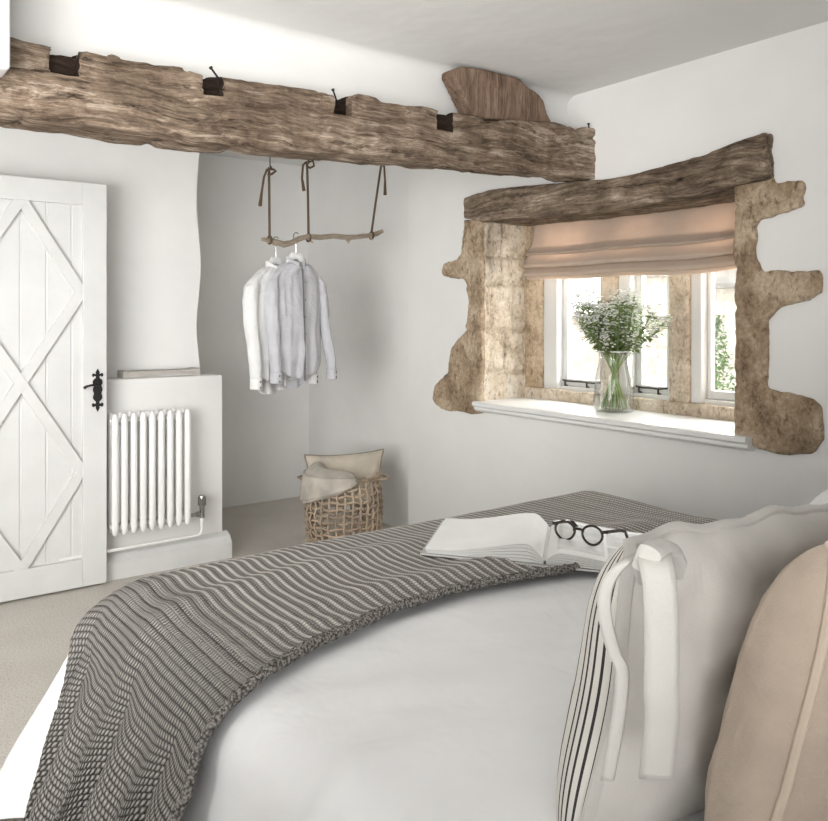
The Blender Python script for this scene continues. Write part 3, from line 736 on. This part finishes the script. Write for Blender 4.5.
def hanger_and_shirt(hang_pt, yaw, mat, hl, sl, front, width=.34):
    hg = thing('clothes_hanger', (0, 0, 0), hl, 'hanger', 'hangers on the driftwood rail')
    bm = bmesh.new(); top = -.142; H = .60
    pts = [(-width*.38, 0, top-.098), (-width*.28, 0, top-.062), (-width*.14, 0, top-.004), (-.022, 0, top+.040), (.022, 0, top+.040), (width*.14, 0, top-.004), (width*.28, 0, top-.062), (width*.38, 0, top-.098)]
    tube(bm, pts, .013, 10, flat=(.6, 1.6)); obj('hanger_bar', bm, M['white_wood'], hg)
    bm = bmesh.new(); tube(bm, [(0, 0, top+.045), (0, 0, -.022)] + [(.0, .021*math.sin(a), .001+.021*math.cos(a)) for a in [PI*1.15 - 1.9*PI*.75*k/12 for k in range(13)]], .003, 7); obj('hook', bm, M['chrome'], hg)
    st = thing('shirt', (0, 0, 0), sl, 'shirt', 'shirts on the driftwood rail')
    SH = .80                                              # share of the body grid below the shoulder point
    def body(a, b):                                      # a: round the body, b: hem to neck
        th = 2*PI*a; c, s_ = math.cos(th), math.sin(th); ca = abs(c)
        if b < SH:
            q = b/SH; w = width*.5*(.98 + .02*q - .07*math.sin(PI*q)); dth = .040 + .012*math.sin(PI*q)
            z0 = top - H - (.06 if s_ > 0 else 0)*(1-ca**3) + .085*ca**2.5
            zs = top - .075 + .012*(1-ca)
            z = z0 + (zs - z0)*q
        else:
            q = (b-SH)/(1-SH); w = width*.5*(1-q**.8) + .056*q**.8; dth = .040 + .010*q; z = top-.075+.012*(1-ca)*(1-q) + .078*math.sin(PI/2*q**.9) - (.030*q if s_ < 0 else 0)*(1-ca)
        f = 1 + .3*noise.noise(Vector((c*3, s_*3, z*4 + front*7)))
        fold = (.008*math.sin(c*11 + 4*z + front) + .004*math.sin(c*23 - 7*z))*(1-b)*(1-ca**4)
        fold += .006*noise.noise(Vector((c*6, z*9, front)))
        return Vector((w*c*(1+.03*noise.noise(Vector((z*6, c*2, front*3)))), dth*(abs(s_)**.75*(1 if s_ > 0 else -1))*f + fold, z))
    bm = bmesh.new(); grid(bm, 73, 52, body); bmesh.ops.remove_doubles(bm, verts=bm.verts, dist=.0005); obj('shirt_body', bm, mat, st, angle=180, solid=.002)
    for sx in (-1, 1):
        bm = bmesh.new()
        k_ = (0, .04)[sx > 0]
        C = [Vector((sx*width*.36, .0, top-.050)), Vector((sx*width*.43, 0, top-.066)), Vector((sx*width*.475, -.002, top-.10)), Vector((sx*width*.50, -.006, top-.17)), Vector((sx*width*(.505+k_*.6), -.014, top-.30)), Vector((sx*width*(.50+k_*1.6), -.030, top-.41)), Vector((sx*width*(.50+k_*3), -.040, top-.51)), Vector((sx*width*(.49+k_*3.4), -.042, top-.565))]
        R = [.012, .034, .048, .054, .047, .042, .040, .036]
        def sleeve(a, b):
            t = b*(len(C)-1); i = min(int(t), len(C)-2); q = t-i; p = C[i].lerp(C[i+1], q); r = R[i]+(R[i+1]-R[i])*q
            th = 2*PI*a; r *= 1 + .16*noise.noise(Vector((math.cos(th)*2, math.sin(th)*2+sx+front*4, p.z*18)))
            tilt = max(0, 1-t/2.2)                        # the top rings lie over the shoulder
            return p + Vector((r*.60*math.cos(th)*(1-.2*tilt), r*.80*math.sin(th), -sx*math.cos(th)*r*.5*tilt))
        grid(bm, 25, 44, sleeve); bmesh.ops.remove_doubles(bm, verts=bm.verts, dist=.0005); sl_o = obj('sleeve', bm, mat, st, angle=180, solid=.002)
        bm = bmesh.new(); e = C[-1]; lathe(bm, [(.036, 0), (.039, -.008), (.039, -.052), (.037, -.056)], 20, (0, 0, 0), caps=False)
        for v in bm.verts: v.co = Vector((e.x + v.co.x*.62, e.y + v.co.y*.85, e.z + v.co.z+.006))
        cf = obj('cuff', bm, mat, sl_o, solid=.002)
        for zz in (-.012, -.040):
            bm = bmesh.new(); bmesh.ops.create_uvsphere(bm, u_segments=8, v_segments=5, radius=.006, matrix=Matrix.Translation(e + Vector((.004*sx, -.035, zz))) @ Matrix.Diagonal((1, .4, 1, 1)))
            obj('cuff_button', bm, M['button'], sl_o)
    bm = bmesh.new()
    def collar(a, b):
        th = 2*PI*(a*.94+.03) - PI/2
        return Vector((.056*math.cos(th)*(1-.03*b), .048*math.sin(th), top + .002 + .034*b - .032*max(0, -math.sin(th)) ))
    grid(bm, 28, 4, collar); obj('collar', bm, mat, st, angle=180, solid=.003)
    bm = bmesh.new(); q = [(0, -.051, top-.028), (.001, -.056, top-.10), (.002, -.062, top-.22), (.006, -.063, top-.36), (.010, -.060, top-.50), (.012, -.056, top-.612)]
    tube(bm, q, .005, 6, flat=(1.0, .8)); obj('placket', bm, M['placket'] if not front else mat, st)
    for k in range(6):
        bm = bmesh.new(); bmesh.ops.create_uvsphere(bm, u_segments=8, v_segments=5, radius=.0045, matrix=Matrix.Translation((.014, -.060, top-.10-.09*k)) @ Matrix.Diagonal((1, .4, 1, 1)))
        obj('shirt_button', bm, M['button'] if not front else M['white_wood'], st)
    for o in (hg, st): o.location = hang_pt; o.rotation_euler = (0, 0, yaw)
    return hg, st
h1 = pt(296, 239, y=RY); h1.z += .012
hanger_and_shirt(h1 + Vector((0, 0, -.0)), math.radians(12), M['shirt'], 'white hanger inside the nearer grey shirt on the driftwood rail', 'grey chambray shirt with dark placket hanging in front', 0)
h2 = pt(281, 243, y=RY); h2.z += .012
hanger_and_shirt(h2 + Vector((-.012, .035, 0)), math.radians(20), M['shirt_w'], 'white hanger inside the paler shirt hanging behind', 'pale white shirt hanging behind the grey shirt, left sleeve showing', 1, .38)

# ------------------------------------------------------------------ basket
bx, by, br, bh = 2.395, 3.94, .215, .40
bk = thing('wicker_basket', (bx, by, 0), 'open-weave rattan basket in the alcove corner beside the window wall', 'basket')
bm = bmesh.new(); NS = 30; NR = 11
def rad_at(z): return br*(.90 + .10*math.sin(PI*min(1, z/bh*.75+.1)))
for k in range(NS):
    a = 2*PI*k/NS
    tube(bm, [(bx+(rad_at(z)+.006*math.cos(PI*(j+k)))*math.cos(a+.02*math.sin(j)), by+(rad_at(z)+.006*math.cos(PI*(j+k)))*math.sin(a+.02*math.sin(j)), z) for j, z in enumerate([.005+(bh-.005)*i/NR for i in range(NR+1)])], .0062, 6)
for j in range(NR):
    z = .005 + (bh-.005)*(j+.0)/NR
    tube(bm, [(bx+(rad_at(z)-.006*math.cos(PI*(j+i/2)))*math.cos(2*PI*i/(2*NS)), by+(rad_at(z)-.006*math.cos(PI*(j+i/2)))*math.sin(2*PI*i/(2*NS)), z+.006*math.sin(i*1.3+j*2)) for i in range(2*NS)], .0062, 6, closed=True)
obj('woven_body', bm, M['rattan'], bk)
bm = bmesh.new(); lathe(bm, [(.0, .004), (br*.90, .004), (br*.90, .012), (.0, .012)], 30, (bx, by, 0), caps=False); bmesh.ops.remove_doubles(bm, verts=bm.verts, dist=.0005); obj('basket_bottom', bm, M['rattan'], bk)
bm = bmesh.new()
for dz, dr in ((0, 0), (.012, .004), (.006, -.008)):
    tube(bm, [(bx+(rad_at(bh)+dr)*math.cos(2*PI*i/48), by+(rad_at(bh)+dr)*math.sin(2*PI*i/48), bh+dz+.003*math.sin(i*2)) for i in range(48)], .0085, 7, closed=True)
obj('rim', bm, M['rattan'], bk)
# loop handle standing out on the right (seen edge on)
hd = RGT.copy(); side = Vector((-hd.y, hd.x, 0))
for sgn in (1, -1):
    base = Vector((bx, by, bh-.005)) + hd*sgn*rad_at(bh)*.97
    bm = bmesh.new(); tube(bm, [base + side*.06, base + hd*sgn*.04 + side*.05, base + hd*sgn*.065, base + hd*sgn*.04 - side*.05, base - side*.06], .007, 7); obj('handle', bm, M['rattan'], bk)

def cushion_surf(w, h, t, pinch=.10, seed=0, e=.42, lump=.06):
    def f(sgn):
        def g(a, b):
            x, y = 2*a-1, 2*b-1
            px = x*(1 - pinch*(1-y*y)*abs(x)); py = y*(1 - pinch*(1-x*x)*abs(y))
            th = ((1-x*x)*(1-y*y))
            th = max(0, th)**e * t*(1+lump*3*noise.noise(Vector((x*1.6+seed, y*1.6, sgn*2))))
            return Vector((px*w/2, py*h/2, sgn*th/2))
        return g
    return f
cu = thing('linen_cushion', (0, 0, 0), 'oatmeal linen cushion tucked into the top of the rattan basket', 'cushion')
f0 = cushion_surf(.47, .34, .13, .12, 2)
def f(sg):
    g0 = f0(sg)
    def g1(a, b):
        p = g0(a, b); return Vector((p.x*(.66 + .34*sstep(.0, .75, b)), p.y, p.z))
    return g1
for sg, nm in ((1, 'front_panel'), (-1, 'back_panel')):
    bm = bmesh.new(); grid(bm, 30, 24, f(sg)); obj(nm, bm, M['cushion'], cu, angle=180)
bm = bmesh.new(); ed = []
g = f(1)
for i in range(24): ed.append(g(i/24, 0))
for i in range(24): ed.append(g(1, i/24))
for i in range(24): ed.append(g(1-i/24, 1))
for i in range(24): ed.append(g(0, 1-i/24))
tube(bm, ed, .006, 6, closed=True); obj('piping', bm, M['cushion_edge'], cu)
cu.location = (bx+.035, by+.05, bh-.03)
cu.rotation_euler = (math.radians(58), math.radians(-4), math.radians(-36))
# speckled blanket folded over the front-left of the rim
YAWC = math.atan2(-by, -bx)                              # direction from the basket towards the middle of the room
bkl = thing('wool_blanket', (bx, by, bh), 'speckled oatmeal wool blanket spilling over the left rim of the basket', 'blanket')
# its folded edge crosses the rim from the middle of the front to the left side
for layer, (dr, dz0, ext) in enumerate(((.012, .012, 1.0), (.026, .024, .9))):
    bm = bmesh.new()
    def bl_f(a, b):
        # a: from the left side round to the front, b: from inside the basket out over the rim
        an = YAWC + math.radians(18 - 128*(1-a)); R0 = rad_at(bh)
        drop = (.175*(1-a)**.75)*ext + .004
        q0 = .5
        if b < q0:
            q = b/q0; r = R0*(.50 + .50*q) + dr*q; z = bh + dz0 + .045*math.sin(PI*min(1, q*1.1))*(1-.6*a) + .01*(1-q)
        else:
            q = (b-q0)/(1-q0); r = R0 + dr + .015*math.sin(PI/2*q); z = bh + dz0*(1-q*.6) - drop*q + .010*math.cos(PI/2*q)
        r += .007*noise.noise(Vector((an*4, b*4, layer*3))); z += .004*noise.noise(Vector((an*6, b*5, layer*3+9)))
        return Vector((bx + r*math.cos(an), by + r*math.sin(an), z))
    grid(bm, 34, 30, bl_f); obj('blanket_fold', bm, M['blanket'], bkl, angle=180, solid=.010)

# ------------------------------------------------------------------ bed
X0, X1, Y0, Y1 = .56, 2.50, -1.30, 2.22
TOP = .615; R = .13
bed = thing('bed', (1.53, .5, 0), 'large double bed made up with white bedding', 'bed')
bm = bmesh.new(); box(bm, X0+.08, X1-.08, Y0, Y1-.08, .06, .34, .02); obj('divan_base', bm, M['divan'], bed)
bm = bmesh.new(); box(bm, X0+.06, X1-.06, Y0, Y1-.06, .34, TOP-.06, .05, 4); obj('mattress', bm, M['sheet'], bed)
for sx in (X0+.16, X1-.16):
    for sy in (Y0+.12, Y1-.2):
        bm = bmesh.new(); lathe(bm, [(.02, 0), (.028, .06), (.03, .065)], 16, (sx, sy, 0)); obj('leg', bm, M['block'], bed)
IX0, IX1, IY1 = X0+R, X1-R, Y1-R
def drape(px, py, off=0.0, fold=0.0, fph=0.0):
    """point of a cloth laid on the bed; px, py are lengths measured flat on the cloth"""
    cx_, cy_ = min(max(px, IX0), IX1), min(py, IY1)
    vx_, vy_ = px-cx_, py-cy_; s = math.hypot(vx_, vy_)
    crown = .025*math.sin(PI*min(1, max(0, (px-X0)/(X1-X0)))) * sstep(Y1+.1, Y1-.7, py)
    wr = .007*noise.fractal(Vector((px*2.2, py*3.1, .3)), 1, 2, 3) + .010*max(0, 1-abs(noise.noise(Vector((px*1.2+py*3.2, (py*1.5-px*3)*.35, 4))))/.22)*sstep(1.75, 1.3, py)
    if s < 1e-6: return Vector((px, py, TOP + crown + wr + off))
    nx_, ny_ = vx_/s, vy_/s; r = R + off
    q = s/R
    if q < PI/2: out, z, dn = r*math.sin(q), TOP - R + r*math.cos(q), 0
    else:
        dn = s - R*PI/2; out, z = r + (.30*abs(nx_) + .10*abs(ny_))*dn, TOP - R - dn*.96
    cn = 2*abs(nx_*ny_); out += cn*(.07*sstep(.5, 1.7, q) + .25*dn)
    per = px*abs(ny_) + py*abs(nx_)
    amp = fold*sstep(.05, .40, dn + .05)
    out += amp*(math.sin(per*17 + fph) + .5*math.sin(per*31 + 1.3 + fph))
    out += .012*noise.noise(Vector((per*3, z*3, off*9)))*sstep(0, .3, dn)
    return Vector((cx_+nx_*out, cy_+ny_*out, max(z, .02+off) + crown*(1-min(1, q)) + wr))
# duvet
bm = bmesh.new()
LX = R*PI/2 + .40
def duvet_f(a, b):
    px = (IX0-LX) + (IX1-IX0+2*LX)*a; py = Y0 + (IY1+LX-Y0)*b
    return drape(px, py, 0, .006)
grid(bm, 130, 130, duvet_f)
tag(obj('duvet', bm, M['duvet'], angle=180), 'plain white cotton duvet spread over the bed', 'duvet')
# knitted throw
ROW, STI = .027, .0098
near = [(-.2, 1.40), (IX0-.2, 1.36), (IX0-.04, 1.38), (.80, 1.44), (1.0, 1.475), (1.2, 1.485), (1.4, 1.45), (1.6, 1.40), (2.0, 1.36), (2.4, 1.40), (3, 1.40)]
pa, pb = IX0 - R*PI/2 - .47, IX1 + R*PI/2 + .12
NA, NB = 720, 150
def throw_xy(a, b):
    px = pa + (pb-pa)*a; ye = lerp_list(near, px); yf = 2.17 - .13*sstep(IX0-.05, IX0-.5, px)
    yf2 = yf + .22*sstep(IX0-.10, IX0+.25, px)
    return px, ye + (yf2-ye)*b
def throw_f(a, b):
    px, py = throw_xy(a, b)
    py += .012*math.sin(px*5+.6)
    hang = sstep(IX0-.02, IX0-.30, px)
    f = .017
    # soft folds lying along the bed on top
    if hang < 1:
        f += (1-hang)*(.014*math.exp(-((py-1.62-.03*math.sin(px*3))/.05)**2)*sstep(.75, 1.2, px)*sstep(2.3, 1.8, px) + .016*math.exp(-((py-1.86-.10*(px-.9))/.06)**2)*sstep(1.7, 1.0, px) + .010*math.exp(-((py-2.03)/.05)**2)*sstep(1.5, .9, px))
    edge = py - lerp_list(near, px)
    f += .010*math.exp(-(edge/.03)**2)                    # thick knitted border
    k = (px-pa)/ROW; fr = k - math.floor(k)
    f += .0040*math.exp(-((fr-.5)/.17)**2)*(1-.75*sstep(30, 20, k))
    p = drape(px, py, f)
    if hang > 0:
        p.x -= .012*hang
        g = hang*sstep(IX0-.05, IX0-.55, px)**.7
        ph = (py + .16*hang*(py-1.75))*22.5 - 2.1 + .8*math.sin(py*5)
        p.x -= g*(.070*abs(math.sin(ph/2))**.75 + .010*math.sin(py*49 + px*3))
        p.y += g*(.052*math.cos(ph))
    p.z = max(p.z, .03)
    return p
import numpy as np
bm = bmesh.new()
def throw_uv(a, b):
    px, py = throw_xy(a, b); return ((px-pa)/ROW, (py-lerp_list(near, px))/STI)
grid(bm, NA, NB, throw_f, throw_uv)
thr = tag(obj('knitted_throw', bm, M['knit'], angle=180, solid=.010, recalc=False), 'grey ribbed chunky knit throw draped across the foot of the bed', 'throw')

bm = bmesh.new()
eb = [throw_f(i/700, .006) + Vector((0, 0, .004)) for i in range(701)]
for i in range(1, 700): eb[i].z += .0015*math.sin(i*1.9)
tube(bm, eb, [.0095 + .0012*math.sin(i*1.57) for i in range(701)], 12)
obj('edge_band', bm, M['knit_edge'], thr, angle=180)

# ------------------------------------------------------------------ open book and spectacles
def bed_z(x, y): return drape(x, y, .017).z
A = Vector((1.328, 1.758)); S = Vector((1.518, 1.488)); B = Vector((1.690, 1.245))
hdir = Vector((.745, .667)); HB = .345
zb0 = TOP + .050
book = thing('open_book', (S.x+.12, S.y+.11, zb0), 'large white hardback book lying open on the knitted throw', 'book')
def book_side(P, hgt, name_top, mat_top, thick, lift):
    d = (P - S); L = d.length; d.normalize()
    def prof(t):                                         # height of page top from spine (0) to fore edge (1)
        return thick*(1-.55*t) + lift*math.sin(PI*min(1, t*1.25)**.55)*(1-t)**.9
    def top_pt(t, b, k=1.0, sh=0): 
        z = zb0 + .004 + prof(t)*k*(min(1, .15 + t*7)**.6)
        p = S + d*(t*L*(1-sh)) + hdir*(b*HB)
        return Vector((p.x, p.y, z))
    bm = bmesh.new(); grid(bm, 30, 8, lambda a, b: top_pt(a, b), lambda a, b: (a, b)); 
    pg = obj(name_top, bm, mat_top, book, angle=180, recalc=False)
    bm = bmesh.new()                                     # block of leaves below the top leaf, in several fanned bundles
    for q in range(5):
        k1 = (q+1)/5*.97; k0 = q/5*.97 + .03
        n = 24; Vt = []
        for b in (0.004, .996):
            rowt = [bm.verts.new(top_pt(.01+.985*i/(n-1), b, k1, .012*(4-q)/4)) for i in range(n)]
            rowb = [bm.verts.new(top_pt(.01+.985*i/(n-1), b, k0, .012*(4-q)/4)) for i in range(n)]
            Vt.append((rowt, rowb))
        (t0, b0), (t1, b1) = Vt
        for i in range(n-1):
            bm.faces.new((t0[i], t0[i+1], t1[i+1], t1[i])); bm.faces.new((b0[i], b1[i], b1[i+1], b0[i+1]))
            bm.faces.new((t0[i], b0[i], b0[i+1], t0[i+1])); bm.faces.new((t1[i], t1[i+1], b1[i+1], b1[i]))
        bm.faces.new((t0[-1], b0[-1], b1[-1], t1[-1])); bm.faces.new((t0[0], t1[0], b1[0], b0[0]))
    obj('page_block', bm, M['pages'], book, angle=50)
    bm = bmesh.new(); e = S + d*(L+.012); h0 = hdir*(-.006); h1 = hdir*(HB+.006)
    prism(bm, [Vector((*(q_), zb0-.001)) for q_ in (S+h0, e+h0, e+h1, S+h1)], (0, 0, .004)); obj('cover', bm, M['cover'], book, smooth=False)
    return top_pt
tl = book_side(A, HB, 'left_page', M['paper'], .022, .034)
tr_ = book_side(B, HB, 'right_page', M['print'], .026, .012)

gx, gy = pt(578, 544, z=zb0+.03).xy
gl = thing('spectacles', (0, 0, 0), 'dark tortoiseshell spectacles resting on the right page of the open book', 'glasses')
fr_root = None
bm = bmesh.new()
def rim_pts(cx): return [Vector((cx + .0235*math.cos(a)*(1+.05*math.cos(2*a)), 0, .024 + .021*math.sin(a) + .002*math.cos(a)**2)) for a in [2*PI*k/28 for k in range(28)]]
for cx in (-.034, .034): tube(bm, rim_pts(cx), .0032, 8, closed=True, flat=(1, .9))
tube(bm, [(-.0125, 0, .028), (-.006, -.001, .033), (.006, -.001, .033), (.0125, 0, .028)], .0032, 8)
for sx in (-1, 1): tube(bm, [(sx*.055, 0, .034), (sx*.064, 0, .036), (sx*.067, .004, .036)], .0036, 8)
fr = obj('frame', bm, M['tortoise'], gl)
for cx in (-.034, .034):
    bm = bmesh.new(); bm.faces.new([bm.verts.new(p) for p in rim_pts(cx)]); obj('lens', bm, M['lens'], gl)
for sx, fold in ((-1, 0), (1, 0)):
    bm = bmesh.new(); x_ = sx*.067
    tube(bm, [(x_, .003, .036), (x_, .03, .035), (x_, .08, .032), (x_, .105, .028), (x_-sx*.003, .125, .014), (x_-sx*.004, .135, .004)], [.0034, .003, .003, .0034, .0042, .0036], 8, flat=(.7, 1.3)); obj('temple', bm, M['tortoise'], gl)
gl.scale = (1.2,)*3
gl.location = (gx, gy, zb0+.031); gl.rotation_euler = (math.radians(-6), 0, math.radians(-74))

# ------------------------------------------------------------------ pillows
def pillow(name, label, cx_, cy_, cz_, w, h, t, lean, yaw, mat_f, mat_b, hem_mat, seed=0, hem_r=.006, hem_flat=None, gus=.07, shear=.1, rnd_=.3, shp=1.6, sag=0.0):
    """propped pillow: plain back towards the head of the bed, front panel wrapping round the blunt left end up to the hem"""
    root = thing(name, (cx_, cy_, cz_), label, 'pillow'); loc = Vector((cx_, cy_, cz_))
    Rm = (Matrix.Rotation(yaw, 4, 'Z') @ Matrix.Rotation(lean, 4, 'X')).to_3x3()
    def end_t(y): return gus*max(0, 1-abs(y)**3.0)**.6    # thickness left at the blunt left end
    def S_(x, y, sg):
        th = t*max(0, (1-abs(x)**2.6))**.6 * max(0, (1-abs(y)**2.6))**.6 * (1+.25*noise.noise(Vector((x*1.7+seed, y*1.5, sg*1.5))))
        if x < 0: th = max(th, 0) + end_t(y)*abs(x)**2.0
        ky = 1 - rnd_*.5*(y*y if shp > 1.5 else max(0, y)**5 + .3*max(0, -y)**4); kx = 1 - rnd_*.35*x*x
        wav = (.022*math.sin(x*8+seed) + .012*math.sin(x*17+1))*max(0, y)
        px = x*math.sqrt(ky)*(1-.03*(1-y*y)*abs(x)); py = y*math.sqrt(kx)*(1-.05*(1-x*x)*abs(y)) + wav
        px += shear*(1-x)/2*max(0, (y+1)/2)**shp; py -= sag*(x+1)/2*max(0, y)
        if x < -.6: px += .008*math.sin(y*5+seed)*(-x-.6)/.4
        return Vector((px*w/2, sg*th/2 + (.016*noise.fractal(Vector((x*2.6, y*2.6, sg+seed)), 1, 2, 3) - .009*max(0, 1-abs(noise.noise(Vector((x*2.2+y*1.5+seed, y*1.2-x, 5))))/.16))*(1-abs(x)**6)*(1-abs(y)**6), py*h/2))
    def W(p): return loc + Rm @ p
    def mp(a): return math.sin(PI/2*(2*a-1))
    G = 16; NX = 54
    def front(a, b):
        k = a*(G+NX-1); y = mp(b)
        if k <= G:
            q = k/G; p0, p1 = S_(-1, y, -1), S_(-1, y, 1); p = p0.lerp(p1, q)
            p.x -= .012*math.sin(PI*q)*(1-abs(y)**4); return W(p)
        return W(S_(mp((k-G)/(NX-1)), y, 1))
    def fuv(a, b):
        k = a*(G+NX-1)
        return ((k/G*gus if k <= G else gus + (mp((k-G)/(NX-1))+1)*w/2)/.0125, b)
    bm = bmesh.new(); grid(bm, G+NX, 50, front, fuv); obj('front_panel', bm, mat_f, root, angle=180)
    bm = bmesh.new(); grid(bm, NX, 50, lambda a, b: W(S_(mp(a), mp(b), -1)), lambda a, b: (a, b)); obj('back_panel', bm, mat_b, root, angle=180)
    per = [S_(-1, -1+2*i/40, -1) for i in range(40)] + [S_(-1+2*i/60, 1, -1) for i in range(60)] + [S_(1, 1-2*i/40, -1) for i in range(40)] + [S_(1-2*i/60, -1, -1) for i in range(60)]
    bm = bmesh.new(); tube(bm, [W(p) + Vector((.0, -.002, 0)) for p in per], hem_r, 8, closed=True, flat=hem_flat); obj('hem', bm, hem_mat, root)
    return root, W, S_
p1, W1, S1 = pillow('striped_pillow', 'cream pillow with black ticking stripes and a hanging tape tie, propped on the duvet', 1.172, .715, .797, .76, .465, .18, math.radians(6), math.radians(-2), M['stripe'], M['cream'], M['tie'], seed=1, hem_r=.010, hem_flat=(1, .6), gus=.062, shear=.15, rnd_=.30, shp=1.0, sag=.11)
p2, W2, S2 = pillow('beige_pillow', 'beige linen pillow with a ridged seam, nearest the camera at the right', 1.255, .505, .835, .80, .45, .17, math.radians(10), math.radians(-3), M['beige'], M['beige'], M['beige_hem'], seed=4, hem_r=.006, gus=.085, shear=.19, rnd_=.40, shp=1.1, sag=.02)
p3, W3, S3 = pillow('white_pillow', 'plain white pillow on the far side, only its corner showing at the right edge', 2.155, 1.0, .748, .52, .34, .14, math.radians(12), math.radians(5), M['pillow_white'], M['pillow_white'], M['pillow_white'], seed=9)
# tape ties of the striped pillow
def ribbon(name, pts, w, mat, parent, wdir):
    bm = bmesh.new(); n = len(pts); wd = Vector(wdir).normalized()
    sm = []
    for i in range(n-1):
        p0, p1_, p2_, p3_ = [Vector(pts[max(0, min(n-1, i+k))]) for k in (-1, 0, 1, 2)]
        for k in range(6):
            t = k/6; sm.append(.5*((2*p1_) + (p2_-p0)*t + (2*p0-5*p1_+4*p2_-p3_)*t*t + (3*p1_-p0-3*p2_+p3_)*t**3))
    sm.append(Vector(pts[-1]))
    grid(bm, len(sm), 5, lambda a, b: sm[int(round(a*(len(sm)-1)))] + wd*(w*(b-.5)) + Vector((0, -.003*math.sin(PI*b), 0)))
    return obj(name, bm, mat, parent, angle=180, solid=.0025)
# long tie hanging down the back of the pillow
def bpx(u, v, y): return pt(u, v, y=y)
ribbon('tie', [bpx(662, 548, .655), bpx(655, 556, .60), bpx(660, 590, .58), bpx(662, 650, .572), bpx(661, 690, .570), bpx(662, 720, .573), bpx(656, 778, .585)], .040, M['tie'], p1, RGT)
bm = bmesh.new()
tube(bm, [bpx(645, 582, .63), bpx(644, 566, .605), bpx(650, 552, .60), bpx(660, 546, .61), bpx(671, 549, .62), bpx(677, 560, .63), bpx(676, 575, .645)], [.010, .014, .015, .015, .015, .014, .010], 10, flat=(1, .6)); obj('tie_knot', bm, M['tie'], p1)
ribbon('tie', [bpx(648, 553, .63), bpx(625, 562, .63), bpx(608, 582, .64), bpx(604, 610, .645), bpx(613, 650, .64), bpx(622, 672, .63), bpx(618, 720, .63), bpx(607, 780, .63)], .016, M['tie'], p1, RGT)

# ------------------------------------------------------------------ light
w = bpy.data.worlds.new('World'); scene.world = w; w.use_nodes = True
nt = w.node_tree; bg = nt.nodes['Background']
sky = nt.nodes.new('ShaderNodeTexSky'); sky.sky_type = 'HOSEK_WILKIE'; sky.turbidity = 6; sky.sun_direction = (.3, .4, .85)
mx = nt.nodes.new('ShaderNodeMix'); mx.data_type = 'RGBA'; mx.inputs[0].default_value = .82; mx.inputs[7].default_value = (1, .99, .97, 1)
nt.links.new(sky.outputs[0], mx.inputs[6]); nt.links.new(mx.outputs[2], bg.inputs[0]); bg.inputs[1].default_value = 3.2
def area(name, loc, target, sx, sy, power, col=(1, 1, 1), spread=180):
    ld = bpy.data.lights.new(name, 'AREA'); ld.shape = 'RECTANGLE'; ld.size = sx; ld.size_y = sy; ld.energy = power; ld.color = col; ld.spread = math.radians(spread)
    o = bpy.data.objects.new(name, ld); COL.objects.link(o); o.location = loc
    o.rotation_euler = (Vector(target)-Vector(loc)).to_track_quat('-Z', 'Y').to_euler(); return o
area('left_fill_light', (-1.5, 1.3, 1.9), (2.2, 3.0, 1.2), 2.4, 1.2, 5, (1, 1, 1))  # unseen fill added on the left, no window in that wall
area('rear_fill_light', (.2, -1.7, 1.9), (1.2, 3.0, 1.6), 2.6, .9, 11, (1, .995, .985))  # added fill from behind the camera, the rear wall is closed
area('alcove_fill_light', (-1.15, 1.7, 1.3), (1.6, 4.9, 1.3), 2.0, 1.8, 41, (1, .995, .985), 105)  # lamp added out of view to brighten the alcove and far wall
area('ceiling_fill_light', (-.5, -.3, 1.3), (1.0, 1.8, 2.35), 1.5, 1.2, 21, (1, 1, 1), 90)  # extra lamp aimed upwards to lift the dim ceiling, not a fixture
area('window_daylight', (3.45, 2.45, 1.42), (1.0, 1.9, .6), 1.3, .7, 46, (1, .995, .985))
scene.view_settings.view_transform = 'Standard'
scene.view_settings.look = 'None'
scene.view_settings.exposure = .2
